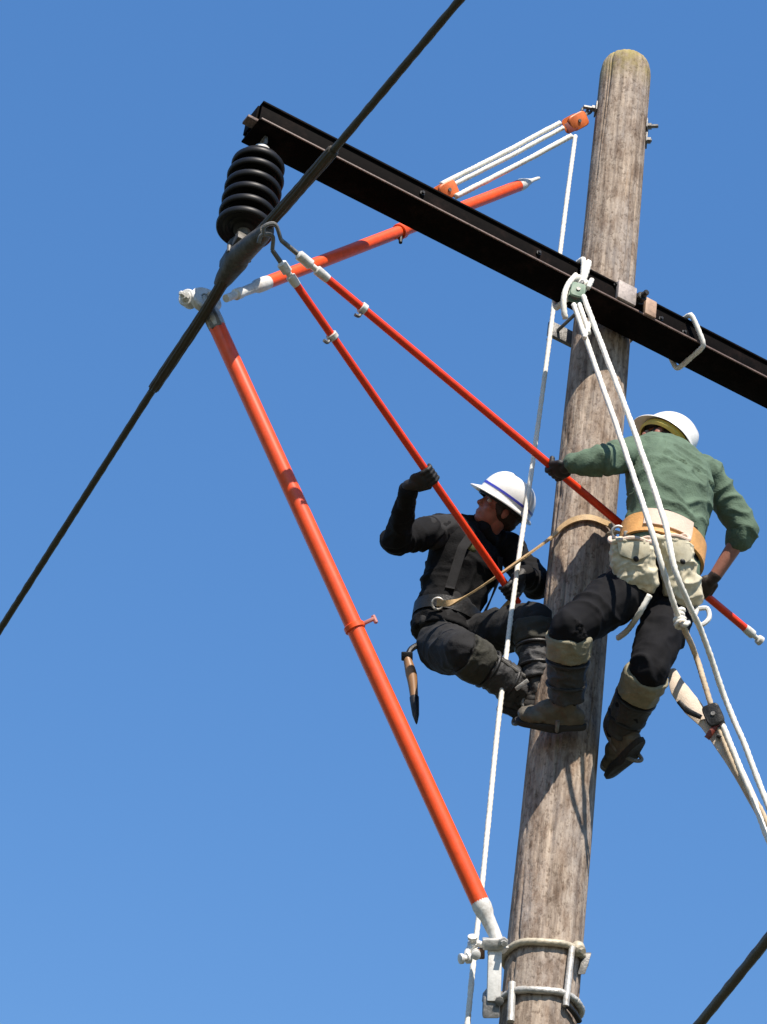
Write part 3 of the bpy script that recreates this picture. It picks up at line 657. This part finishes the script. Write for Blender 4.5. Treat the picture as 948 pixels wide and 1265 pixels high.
def wrap(z, r, m, tilt):
    R0 = pole_r(z)+r; g = Geo(); t = np.linspace(-.6, 2*math.pi-.6, 90)
    g.strand(np.array([V(math.cos(x)*R0, math.sin(x)*R0, z+tilt*math.cos(x)+.004*math.sin(5*x)) for x in t]), r, 4, .06, .18, 20, .010); return obj('wrap', g, m, sad, sharp=0)
wrap(zs1, .0135, M_band, .008); wrap(zs2, .0135, M_galv, .008)
def surf(px, py, out=.02):
    """point just off the pole's surface on a line of sight (or beside it when the line misses)"""
    d = unit(ray(px, py)); z = at(px, py, -.12)[2]; R0 = pole_r(z)+out
    a = d[0]**2+d[1]**2; b = CAM[0]*d[0]+CAM[1]*d[1]; c = CAM[0]**2+CAM[1]**2-R0*R0; q = b*b-a*c
    t = (-b-math.sqrt(q))/a if q > 0 else -b/a
    return CAM+d*t
def bar(pts, r, m, name, par=sad, sides=10):
    g = Geo(); g.tube(catmull(pts, 6), r, sides); return obj(name, g, m, par)
bar([surf(707, 1170), surf(703, 1205), surf(699, 1243)], .014, M_galv, 'link_bar')
bar([surf(633, 1214), surf(632, 1240), surf(631, 1262)], .016, M_galv, 'link_bar')
bar([surf(700, 1240), surf(710, 1252), surf(716, 1262)], .012, M_dark, 'chain_hook')
g = Geo(); p = surf(714, 1172); g.ell(p, np.eye(3), (.030, .028, .034)); g.lathe(p, RT*.3-FW, [(.02, .0), (.02, .04), (.012, .042), (.012, .065)], 6); obj('chain_lock', g, M_band, sad, sharp=40)
p0 = surf(722, 1190); g = Geo(); g.box(p0, (V(.2, 0, 1), RT, FW), (.05, .016, .012), .004); obj('lock_lever', g, M_galvd, sad, sharp=30)
# bracket arm carrying the tong foot
q0 = at(612, 1162, -.24); q1 = at(610, 1236, -.20)
g = Geo(); up_ = unit(q0-q1); g.box((q0+q1)/2, (up_, RT, FW), (np.linalg.norm(q0-q1)/2, .028, .022), .008); obj('swivel_post', g, M_white_end, sad, sharp=30)
g = Geo(); g.box(at(609, 1166, -.25), (RT, UP, FW), (.042, .022, .03), .006); g.lathe(at(622, 1163, -.27), -FW, [(.02, 0), (.02, .03), (.012, .032), (.012, .05)], 6); obj('clevis', g, M_galv, sad, sharp=30)
bar([at(598, 1168, -.25), at(588, 1166, -.25), at(579, 1174, -.25), at(576, 1186, -.25)], .014, M_alu, 'swivel_arm')
g = Geo()
for px_, py_, ax_, rr_ in ((584, 1163, UP-FW*.4, .021), (575, 1184, -RT-FW*.5, .022), (588, 1179, -FW, .020)):
    c_ = at(px_, py_, -.26); ax_ = unit(ax_)
    g.lathe(c_-ax_*.024, ax_, [(rr_*.6, 0), (rr_, .003), (rr_, .018), (rr_*.55, .020), (rr_*.55, .034), (rr_*.95, .036), (rr_*.95, .048), (rr_*.6, .051)], 14)
obj('rope_cleat', g, M_alu, sad, sharp=35)
g = Geo(); g.box(at(594, 1178, -.23), (RT, UP, FW), (.016, .02, .02), .005); obj('pivot_pin', g, mat('rusty_pin', (.16, .08, .045), .7), sad, sharp=30)
g = Geo(); g.box(at(607, 1243, -.18), (up_, RT, FW), (.045, .034, .028), .008); g.lathe(at(617, 1236, -.21), -FW, [(.018, 0), (.018, .02), (.01, .022)], 8); obj('swivel_base', g, M_galvd, sad, sharp=30)
for zc in (zs1, zs2):
    g = Geo(); e = unit(V(-.95, -.3, 0)); c = e*(pole_r(zc)+.045)+V(0, 0, zc); g.box(c, (e, V(-e[1], e[0], 0), bz), (.035, .03, .022), .006); obj('band_lug', g, M_galvd, sad, sharp=30)

# ================================================================ PEOPLE
def torso(g, secs, k=1., add=0.):
    """secs: (centre, right, front, half width, half depth); swept rounded section"""
    C_ = catmull([s[0] for s in secs], 5); n = len(C_); x = np.linspace(0, len(secs)-1, n); ii = np.arange(len(secs)); th = np.arange(36)*2*math.pi/36; rings = []
    for j in range(n):
        r = unit([np.interp(x[j], ii, [s[1][q] for s in secs]) for q in range(3)]); f_ = unit([np.interp(x[j], ii, [s[2][q] for s in secs]) for q in range(3)])
        hw = np.interp(x[j], ii, [s[3] for s in secs])*k+add; hd = np.interp(x[j], ii, [s[4] for s in secs])*k+add
        cs, sn = np.cos(th), np.sin(th); e = 2/2.5
        rings.append(C_[j]+(np.sign(cs)*np.abs(cs)**e*hw)[:, None]*r+(np.sign(sn)*np.abs(sn)**e*hd)[:, None]*f_)
    g.loft(rings); return g
def head_geo(g, c, f_, u, neck):
    f_ = unit(f_); u = unit(u-f_*(np.asarray(u)@f_)); r = np.cross(f_, u); A = (r, f_, u)
    P = lambda x, y, z: c+r*x+f_*y+u*z
    g.ell(P(0, -.008, .035), A, (.076, .096, .088), 24, 16)           # skull
    g.ell(P(0, .030, -.035), A, (.060, .062, .080), 20, 14)           # face
    g.ell(P(0, .052, -.088), A, (.036, .036, .026), 16, 10)           # jaw / chin
    g.ell(P(0, .072, .018), A, (.050, .020, .014), 16, 8)             # brow
    g.chain([P(0, .086, .006), P(0, .106, -.030)], [.009, .0125], 10)  # nose
    for s in (-1, 1):
        g.ell(P(.011*s, .094, -.036), A, (.010, .010, .008), 10, 6)
        g.ell(P(.038*s, .062, -.030), A, (.022, .022, .020), 12, 8)   # cheek
        g.ell(P(.078*s, -.005, -.008), A, (.010, .020, .032), 12, 8)  # ear
    g.ell(P(0, .086, -.064), A, (.024, .011, .0055), 12, 6); g.ell(P(0, .084, -.075), A, (.021, .011, .006), 12, 6)  # lips
    g.chain([neck, P(0, -.012, -.055)], [.060, .054], 18)
    return P, r, f_, u
def boot(g, ankle, toe, up, k=0.):
    lg = unit(up); t = unit(toe); u = unit(up-t*(np.asarray(up)@t)); s = np.cross(t, u); A = (t, s, u); a = np.asarray(ankle)
    g.chain([a+lg*.15, a+lg*.03, a-u*.02], [.062+k, .059+k, .053+k], 16)
    g.ell(a-t*.03-u*.055, A, (.062+k, .045+k, .048+k)); g.ell(a+t*.05-u*.045, A, (.085+k, .046+k, .052+k)); g.ell(a+t*.125-u*.066, A, (.075+k, .052+k, .036+k))
    g.ell(a+t*.03-u*.08, A, (.13+k, .044+k, .022+k))
    return t, u, s
def sole(a, t, u, s):
    g = Geo(); pts = []
    for x in np.linspace(0, 2*math.pi, 40, endpoint=False):
        cx, sx = math.cos(x), math.sin(x); X = .05+.150*np.sign(cx)*abs(cx)**.8; wv = .050 if X > .06 else .042
        pts.append((X, wv*np.sign(sx)*abs(sx)**.8))
    r = [np.array([a+t*x*k+s*y*k-u*(h+(.014 if -.0 < x < .06 else 0)*(h > .11)) for x, y in pts]) for h, k in ((.088, .97), (.092, 1.03), (.108, 1.03), (.114, .98))]
    g.loft(r); return g
def cuff(g, P, Q, t0, t1, r0, r1, th_=.010):
    """sleeve of leather round a limb"""
    a = P+(Q-P)*t0; b = P+(Q-P)*t1; d = unit(b-a); L = np.linalg.norm(b-a); n = 6
    prof = [(r0+th_, 0)]+[(r0+(r1-r0)*i/n+th_*(1+.25*math.sin(math.pi*i/n)), L*i/n) for i in range(1, n)]+[(r1+th_, L), (r1-.012, L+.002), (r0-.012, -.002)]
    g.lathe(a, d, prof, 30); return g

def lineman(name_label, J, F, hf, hu, mats, hands, feet, helm, hk, up_sp):
    """one person: a continuous body, then the clothes worn over it as child meshes"""
    root = thing('person', name_label, 'person', tuple(J['pelvis']), 'linemen working up the pole')
    def frm(c0, c1, rv):
        u = unit(c1-c0); r = unit(rv-u*(rv@u)); return r, np.cross(u, r)
    S = []
    seq = ['pelvis', 'waist', 'chest', 'shoulders', 'neck']; tk_ = mats.get('slim', 1.); hw = [.165, .150*tk_, .180*tk_, .165*tk_, .062]; hd = [.125, .112*tk_, .128*tk_, .095, .058]
    rp, rs = unit(J['hipR']-J['hipL']), unit(J['shR']-J['shL'])
    for i, k in enumerate(seq):
        a = J[seq[max(0, i-1)]]; b = J[seq[min(4, i+1)]]; w_ = [0, .35, .75, 1, 1][i]; r, f_ = frm(a, b, rp*(1-w_)+rs*w_)
        S.append((J[k], r, f_, hw[i], hd[i]))
    J['secs'] = S
    # ---- body
    g = Geo(); torso(g, S, .93)
    for s in 'LR':
        g.chain([J['sh'+s], J['el'+s], J['wr'+s]], [.052, .041, .030]); g.chain([J['hip'+s], J['kn'+s], J['an'+s]], [.082, .056, .040])
        g.chain([J['shoulders']+(J['sh'+s]-J['shoulders'])*.3, J['sh'+s]], [.07, .056]); g.chain([J['pelvis'], J['hip'+s]], [.09, .085])
        g.v += [x for x in hands[s][2].v] if False else []
        hv, hf_ = hands[s][2].arr(); g.add(hv, hf_)
        boot(g, J['an'+s], feet[s], J['kn'+s]-J['an'+s], -.012)
    P, hr, hf, hu = head_geo(g, J['head'], hf, hu, J['neck'])
    v, f, n = remesh(g, .0055, 4)
    obj('body', (v, f), mats['skin'], root, sharp=0)
    for s in (-1, 1):
        e = P(.031*s, .079, .002); g = Geo(); g.ell(e, (hr, hf, hu), (.0125, .0125, .0105), 14, 10); eo = obj('eye', g, M_eye, root)
        g = Geo(); g.ell(e+hf*.0095, (hr, hf, hu), (.006, .004, .006), 10, 6); sub_('iris', g, M_iris, eo, root)
    g = Geo(); g.ell(P(0, -.02, .02), (hr, hf, hu), (.083, .098, .09), 24, 14)
    for s in (-1, 1): g.ell(P(.068*s, .012, -.005), (hr, hf, hu), (.014, .02, .034), 10, 8)
    g.ell(P(0, -.075, -.03), (hr, hf, hu), (.058, .035, .04), 14, 8)
    v, f, n = remesh(g, .008, 3); obj('hair', folds((v, f, n), [(P(0, 0, -.1), P(0, 0, .1))], .004, (), 1., 40), mats['hair'], root, sharp=0)
    # ---- top
    g = Geo(); torso(g, S[:-1]+[(S[4][0]-(S[4][0]-S[3][0])*.25, S[4][1], S[4][2], .080, .074)], 1., .020)
    for s in 'LR':
        g.chain([J['shoulders']+(J['sh'+s]-J['shoulders'])*.25, J['sh'+s]], [.085, .076])
        e = J['wr'+s]*.93+J['el'+s]*.07 if s not in mats.get('short', '') else J['el'+s]+(J['wr'+s]-J['el'+s])*.22
        g.chain([J['sh'+s], J['sh'+s]*.5+J['el'+s]*.5, J['el'+s], e], [.074, .068, .060, .043 if s not in mats.get('short', '') else .058])
    t = np.linspace(0, 2*math.pi, 24, endpoint=False); nc = J['neck']+(J['head']-J['neck'])*.1
    g.tube([nc+(math.cos(x)*S[4][1]+math.sin(x)*S[4][2])*.068 for x in t], .020, 10, closed=True, cap=False)
    hem = J['pelvis']+(J['waist']-J['pelvis'])*.0; g.loft([hem+(math.cos(x)*.0+0)*S[0][1]+np.zeros(3)+np.zeros((1, 3)) for x in (0,)]) if False else None
    bones = [(J['pelvis'], J['chest']), (J['chest'], J['neck'])]+[(J['sh'+s], J['el'+s]) for s in 'LR']+[(J['el'+s], J['wr'+s]) for s in 'LR']
    js = [(J['elL'], .12), (J['elR'], .12), (J['waist'], .16), (J['shL'], .10), (J['shR'], .10)]
    v, f = folds(remesh(g, .0075, 5), bones, .025, js, .55, 7.5, seed=hk)
    top = obj(mats['topname'], (v, f), mats['top'], root, sharp=0)
    # ---- trousers
    g = Geo(); torso(g, S[:2], 1., .016)
    for s in 'LR':
        m_ = J['hip'+s]*.5+J['kn'+s]*.5; sh = J['kn'+s]+(J['an'+s]-J['kn'+s])*.92
        g.chain([J['hip'+s], m_, J['kn'+s], J['kn'+s]*.5+sh*.5, sh], [.114, .104, .084, .072, .062]); g.chain([J['pelvis'], J['hip'+s]], [.125, .110])
    bones = [(J['hip'+s], J['kn'+s]) for s in 'LR']+[(J['kn'+s], J['an'+s]) for s in 'LR']
    js = [(J['knL'], .14), (J['knR'], .14), (J['hipL'], .16), (J['hipR'], .16), (J['anL'], .14), (J['anR'], .14)]
    v, f = folds(remesh(g, .0075, 5), bones, .022, js, .55, 7.0, seed=hk+5)
    obj('trousers', (v, f), mats['trousers'], root, sharp=0)
    # ---- gloves, boots, climbing irons
    for s in 'LR':
        gv, gf, gn = remesh(hands[s][0], .0036, 2); obj('glove', (gv, gf), hands[s][3], root, sharp=0)
        g = Geo(); t_, u_, s_ = boot(g, J['an'+s], feet[s], J['kn'+s]-J['an'+s]); v, f, n = remesh(g, .006, 4)
        bo = obj('boot', folds((v, f, n), [(J['an'+s], J['an'+s]+t_)], .006, (), .8, 18), mats['boot'], root, sharp=0)
        sub_('sole', sole(J['an'+s], t_, u_, s_), M_sole, bo, root)
        g = Geo()
        for k in range(5):
            c_ = J['an'+s]+t_*(.02+.022*k)+u_*(.012-.017*k); g.tube([c_-s_*.022+u_*.006, c_+u_*.014+t_*.004, c_+s_*.022+u_*.006], .0045, 6)
        sub_('lace', g, M_ropet, bo, root)
        if s in mats['irons']:
            K, A_ = J['kn'+s], J['an'+s]
            g = Geo(); cuff(g, K, A_, *mats['pad'][s]); v, f, n = remesh(g, .006, 3)
            obj('climber_pad', folds((v, f, n), [(K, A_)], .008, (), .8, 14, 2.), mats.get('padm', M_pad), root, sharp=0)
            g = Geo(); cuff(g, K, A_, mats['pad'][s][1]+.03, .95, .072, .066, .007); v, f, n = remesh(g, .006, 3)
            obj('shin_guard', folds((v, f, n), [(K, A_)], .012, (), .9, 15, 4.), M_padd, root, sharp=0)
            inn = unit(V(0, 0, A_[2])-A_); inn = unit(inn-unit(K-A_)*(inn@unit(K-A_)))
            if np.linalg.norm(inn) < .1: inn = s_
            g = Geo(); pts = [K+(A_-K)*.35+inn*.085, K+(A_-K)*.7+inn*.078, A_+inn*.066, A_-u_*.10+inn*.060+t_*.02, A_-u_*.128+t_*.02, A_-u_*.10-inn*.062+t_*.02, A_-u_*.06-inn*.064+t_*.02]
            g.tube(catmull(pts, 6), .009, 8); gp = A_-u_*.05+inn*.066
            g.tube([gp, gp+inn*.03-u_*.055], [.010, .003], 8); obj('climbing_iron', g, M_galvd, root)
            for q in (.30, .62):
                g = Geo(); c_ = K+(A_-K)*(mats['pad'][s][1]+.05 if q < .5 else .74); d = unit(A_-K); a_ = unit(np.cross(d, FW)); b_ = np.cross(d, a_); rr_ = .086 if q < .5 else .080
                g.tube([c_+rr_*(math.cos(x)*a_+math.sin(x)*b_) for x in np.linspace(0, 2*math.pi, 26, endpoint=False)], .009, 8, closed=True, cap=False); obj('leg_strap', g, M_dark, root)
    ho, fr_ = helmet(root, P(0, -.004, .036)+hu*.0, unit(hf+hu*mats.get('tilt', .05)), hu, **helm)
    return root, S, P, (hr, hf, hu)

def grip(S, axis, elbow, m, cam=1, flip=1, rs=RS):
    # back of the hand towards the viewer when cam = 1; fingers leave the palm in line with the forearm
    a = unit(axis); q = unit((S-elbow)-a*((S-elbow)@a)); p = np.cross(a, q)
    if (p @ -FW)*cam < 0: p = -p
    g, wr = hand(S, axis, p, rs, q, 1.12, flip); g2, w2 = hand(S, axis, p, rs+.001, q, .92, flip)
    return [g, wr, g2, m]

# ---------------- lineman in black (left of the pole, sits back in his belt)
J = dict(pelvis=at(552, 790, .27), waist=at(556, 745, .25), chest=at(572, 696, .20), shoulders=at(585, 664, .17), neck=at(600, 655, .14), head=at(618, 629, .06),
         hipR=at(546, 800, .17), hipL=at(574, 792, .34), shR=at(543, 657, .06), shL=at(630, 680, .28),
         knR=at(572, 806, -.17), anR=at(648, 856, .02), knL=at(660, 768, -.06), anL=at(664, 846, -.02))
sR = alongpx(SA0, SA1, 522, 592); sL = alongpx(SA0, SA1, 630, 728)
J['elR'] = at(489, 666, -.12); J['elL'] = at(664, 722, .16)
hR = grip(sR, aA, J['elR'], M_glove, 1, -1); hL = grip(sL, aA, J['elL'], M_glove, 1, -1)
J['wrR'], J['wrL'] = hR[1], hL[1]
M_pad2 = mat('dark_olive_pad', (.028, .027, .019), .85, 0, .4, 18, .3, 130)
M_boot2 = mat('black_work_boot', (.022, .02, .018), .6, 0, .35, 25, .25, 120)
m1 = dict(slim=.90, padm=M_pad2, skin=M_skin2, hair=M_hair, top=M_jacket, topname='jacket', trousers=M_trous, boot=M_boot2, irons='RL', tilt=.02,
          pad={'R': (.04, .36, .092, .080), 'L': (.06, .38, .090, .078)})
hfwd = unit(V(-.80, -.58, .16)); hup = unit(V(.95, -.05, .60))
w1, S1, P1, H1 = lineman('lineman in black jacket and white helmet with blue stripe, leaning back left of the pole', J, None, hfwd, hup, m1, {'R': hR, 'L': hL}, {'R': V(.9, .45, .05), 'L': V(.8, -.3, -.15)}, dict(stripe=True), 1.3, None)
J1 = J
# jacket front details
def torso_pt(S, t, ang, out=.0):
    i = min(int(t), len(S)-2); q = t-i; a, b = S[i], S[i+1]; c = a[0]*(1-q)+b[0]*q; r = unit(a[1]*(1-q)+b[1]*q); f_ = unit(a[2]*(1-q)+b[2]*q)
    return c+r*math.cos(ang)*(a[3]*(1-q)+b[3]*q+out)+f_*math.sin(ang)*(a[4]*(1-q)+b[4]*q+out)
fr = S1[2][2]
def wband(S, t0, t1, a0, a1, half, out, m, par, name, n=40, th_=.008, closed=False):
    """flat strap lying on the torso surface"""
    rings = []
    for i in range(n if closed else n+1):
        x = i/n; p = torso_pt(S, t0+(t1-t0)*x, a0+(a1-a0)*x, out); q = torso_pt(S, t0+(t1-t0)*(x+.01), a0+(a1-a0)*(x+.01), out); c = torso_pt(S, t0+(t1-t0)*x, a0+(a1-a0)*x, -.05)
        d = unit(q-p); o = unit(p-c); u = unit(np.cross(o, d)); o = np.cross(d, u)
        rings.append(np.array([p+u*half, p+u*half+o*th_, p-u*half+o*th_, p-u*half]))
    g = Geo(); g.loft(rings, cap=not closed, closed=closed); return obj(name, g, m, par, sharp=40)
wband(S1, 0.55, 0.55, 0, 2*math.pi, .032, .034, M_dark, w1, 'work_belt', 60, .010, True)
wband(S1, 0.95, 2.75, rad(40), rad(60), .022, .046, M_harness_lit, w1, 'harness_strap')
wband(S1, 0.95, 2.75, rad(140), rad(118), .022, .046, M_harness_lit, w1, 'harness_strap')
g = Geo(); p = torso_pt(S1, .40, rad(20), .055); g.tube([p+.026*(math.cos(x)*RT+math.sin(x)*UP) for x in np.linspace(0, 2*math.pi, 20, endpoint=False)], .006, 8, closed=True, cap=False); obj('belt_ring', g, M_galv, w1)
g = Geo(); g.box(at(645, 846, -.09), (RT*.8+UP*.6, UP*.8-RT*.6, FW), (.034, .009, .006), .003); obj('gaff', g, M_galv, w1, sharp=30)
b = Geo(); p = torso_pt(S1, 2.3, rad(66), .032); b.ell(p, (S1[2][1], unit(S1[2][0]-S1[1][0]), fr), (.030, .026, .008), 14, 6); obj('badge', b, M_badge, w1)
# paler shell on the shoulder: sunlight put into the black jacket's colour
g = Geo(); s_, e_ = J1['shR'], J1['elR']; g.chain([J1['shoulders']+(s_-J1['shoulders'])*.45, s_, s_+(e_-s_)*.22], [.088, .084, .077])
v, f = folds(remesh(g, .0075, 4), [(s_, e_)], .012, (), .8, 9., 7.); obj('sunlit_shoulder', (v, f), M_harness_lit, w1, sharp=0)

# ---------------- lineman in green (right of the pole, seen from behind)
J = dict(pelvis=at(812, 712, -.38), waist=at(822, 655, -.39), chest=at(828, 604, -.37), shoulders=at(824, 570, -.33), neck=at(818, 560, -.27), head=at(817, 547, -.18),
         hipL=at(784, 722, -.44), hipR=at(834, 732, -.30), shL=at(778, 560, -.44), shR=at(876, 588, -.20),
         knL=at(704, 778, -.58), anL=at(698, 868, -.31), knR=at(803, 826, -.44), anR=at(765, 905, -.10))
sL = alongpx(SB0, SB1, 689, 578); sR = alongpx(SB0, SB1, 869, 722)
J['elL'] = at(742, 570, -.58); J['elR'] = at(921, 654, -.10)
hL = grip(sL, aB, J['elL'], M_glove, 1, 1); hR = grip(sR, aB, J['elR'], M_glove2, 1, -1)
J['wrL'], J['wrR'] = hL[1], hR[1]
m2 = dict(skin=M_skin, hair=M_hair, top=M_shirt, topname='sweatshirt', trousers=M_trous2, boot=M_boot, irons='LR', short='R', tilt=.0,
          pad={'L': (.07, .38, .086, .081), 'R': (.08, .40, .086, .079)})
hfwd = unit(V(-.80, .30, .52)); hup = unit(V(1.0, -.05, .50))
w2, S2, P2, H2 = lineman('lineman in green sweatshirt and white helmet with tan tool belt, seen from behind', J, None, hfwd, hup, m2, {'R': hR, 'L': hL}, {'L': V(-1, -.05, -.05), 'R': V(-.40, .88, -.12)}, dict(band=M_yel), 8.1, None)
J2 = J
wband(S2, .62, .62, 0, 2*math.pi, .052, .038, M_belt, w2, 'tool_belt', 70, .014, True)
wband(S2, .70, .70, rad(-150), rad(-85), .042, .054, M_beltp, w2, 'lit_belt_patch', 24, .008)  # pale patch over the belt, its sunlit part put in as colour
def pouch(c, right, up, out, w_, h, d, m, par, name, seed):
    """slack canvas bag with flap, gathered rim and sagging bottom"""
    r, u = unit(right), unit(up); o = unit(out-r*(out@r)-u*(out@u)); g = Geo(); rings = []; th = np.arange(32)*2*math.pi/32
    for t, kw, kd in ((0, .55, .4), (.06, .8, .75), (.2, .98, 1.05), (.4, 1.0, 1.1), (.6, .95, .95), (.8, .92, .8), (.92, .95, .78), (1., .98, .82)):
        cs, sn = np.cos(th), np.sin(th); rings.append(c+u*(t-.5)*2*h+(np.sign(cs)*abs(cs)**.7*w_*kw)[:, None]*r+(np.sign(sn)*abs(sn)**.7*d*kd)[:, None]*o)
    g.loft(rings); v, f, n = remesh(g, .006, 5)
    po = obj(name, folds((v, f, n), [(c-u*h, c+u*h)], .016, (), .9, 13., seed), m, par, sharp=0)
    g = Geo(); rim = [c+u*h*1.0+(math.cos(x)*w_*.98)*r+(math.sin(x)*d*.85)*o+u*.010*math.sin(3*x+seed) for x in np.linspace(0, 2*math.pi, 36, endpoint=False)]
    g.tube(rim, .010, 8, closed=True, cap=False); sub_('rim', g, M_beltp, po, par)
    g = Geo(); fl = []
    for t, oo in ((.99, .95), (.9, 1.12), (.75, 1.25), (.62, 1.28)):
        x = np.linspace(-1, 1, 9); p = [c+u*(t-.5)*2*h+r*w_*.72*xx*(1-.2*(t < .7))+u*.02*abs(xx)*(t < .7)+o*d*(oo-.22*xx*xx) for xx in x]; q = [y+u*.002-o*.009 for y in p][::-1]; fl.append(np.array(p+q))
    g.loft(fl); sub_('flap', g, m, po, par)
    g = Geo(); g.ell(c+o*d*1.28+u*h*.30, (r, u, o), (.013, .013, .007), 10, 6); sub_('buckle', g, M_dark, po, par)
    return po
down = unit(J2['pelvis']-J2['chest'])
pouch(at(783, 700, -.57), RT*1.0+FW*.1, UP*1.0-RT*.10, -FW, .095, .115, .055, M_canvas, w2, 'tool_pouch', 3.)
pouch(at(839, 706, -.50), RT*.95+FW*.3, UP*1.0-RT*.22, -FW, .082, .150, .050, M_canvas, w2, 'tool_pouch', 9.)
g = Geo(); p = at(764, 658, -.46); g.tube([p+.028*(math.cos(x)*RT+math.sin(x)*UP) for x in np.linspace(0, 2*math.pi, 20, endpoint=False)], .007, 8, closed=True, cap=False); obj('belt_ring', g, M_galv, w2)
g = Geo(); g.box(at(776, 662, -.50), (RT, UP, FW), (.018, .022, .012), .005); obj('belt_buckle', g, M_galv, w2, sharp=30)
g = Geo(); g.strand(catmull([at(803, 735, -.54), at(790, 758, -.50), at(776, 778, -.40), at(764, 788, -.32)], 8), .012, 3, .08, .14, 15, .012); obj('tool_lanyard', g, M_rope, w2, sharp=0)
# snap hook at the right hip
g = Geo(); q = [at(862, 752, -.42), at(874, 752, -.42), at(876, 764, -.42), at(866, 772, -.42), at(858, 764, -.42), at(862, 752, -.42)]; g.tube(catmull(q, 5), .011, 8); obj('snap_hook', g, M_white_end, w2)
g = Geo(); g.box(at(836, 777, -.40), (unit(UP*.5+RT*.6), unit(RT*.5-UP*.6), FW), (.032, .020, .012), .006); g.tube([at(829, 783, -.42), at(841, 768, -.42)], [.008, .014], 8); obj('pliers', g, M_red, w2, sharp=40)

# ================================================================ SAFETY STRAPS
def strap_obj(pts, half, m, label, name='safety_strap', n=6):
    P = catmull(pts, n); T = np.gradient(P, axis=0); rings = []
    for i in range(len(P)):
        t = unit(T[i]); o = unit(V(P[i][0], P[i][1], 0)-t*(V(P[i][0], P[i][1], 0)@t)); u = np.cross(t, o)
        rings.append(np.array([P[i]+u*half, P[i]+u*half+o*.008, P[i]-u*half+o*.008, P[i]-u*half]))
    g = Geo(); g.loft(rings); return tag(obj(name, g, m, sharp=40), label, 'safety strap', 'safety straps round the pole')
def polarz(a, z, out=.012): return V(math.cos(rad(a)), math.sin(rad(a)), 0)*(pole_r(z)+out)+V(0, 0, z)
za = surf(712, 643)[2]
pL = at(764, 658, -.46)
strap_obj([pL, at(752, 662, -.30), polarz(-22, za-.05), polarz(10, za-.07), polarz(50, za-.08), polarz(80, za-.08), J2['hipR']+V(-.02, .16, .14)], .013, M_strapg, 'tan strap from the green lineman\'s belt ring round the right side of the pole')
strap_obj([torso_pt(S1, .40, rad(20), .06), at(566, 743, .01), at(610, 716, -.06), at(650, 688, -.12), surf(683, 664, .03), surf(697, 650, .012), surf(712, 642, .012), surf(728, 640, .012), surf(744, 645, .012), surf(756, 654, .012), polarz(5, za-.05), polarz(50, za-.09), polarz(100, za-.12), polarz(140, za-.14, .04), at(640, 735, .33), torso_pt(S1, .55, rad(160), .06)], .015, M_strapl, 'ochre strap stretched from the black lineman\'s hip across the front of the pole')

# ================================================================ HAMMER ON THE BELT
ht = thing('hammer', 'wooden handled tool hanging below the hip of the lineman in black', 'hammer', tuple(at(505, 815, .12)))
h0_, h1_, h2_ = at(503, 812, .12), at(512, 862, .12), at(515, 896, .12)
g = Geo(); g.tube(catmull([h0_, (h0_+h1_)/2+RT*.006, h1_], 6), np.interp(np.linspace(0, 1, 13), [0, .4, .8, 1], [.018, .026, .020, .018]), 12); obj('handle', g, M_handle, ht)
g = Geo(); g.lathe(h1_, h2_-h1_, [(.016, -.01), (.022, 0), (.020, .04), (.016, .09), (.006, .13), (.002, .14)], 10); obj('blade', g, M_dark, ht)
g = Geo(); g.tube(catmull([at(520, 795, .16), at(508, 802, .13), h0_], 5), .014, 8); g.box(h0_+UP*.005, (RT, UP, FW), (.026, .02, .02), .005); obj('tool_loop', g, M_dark, ht, sharp=40)
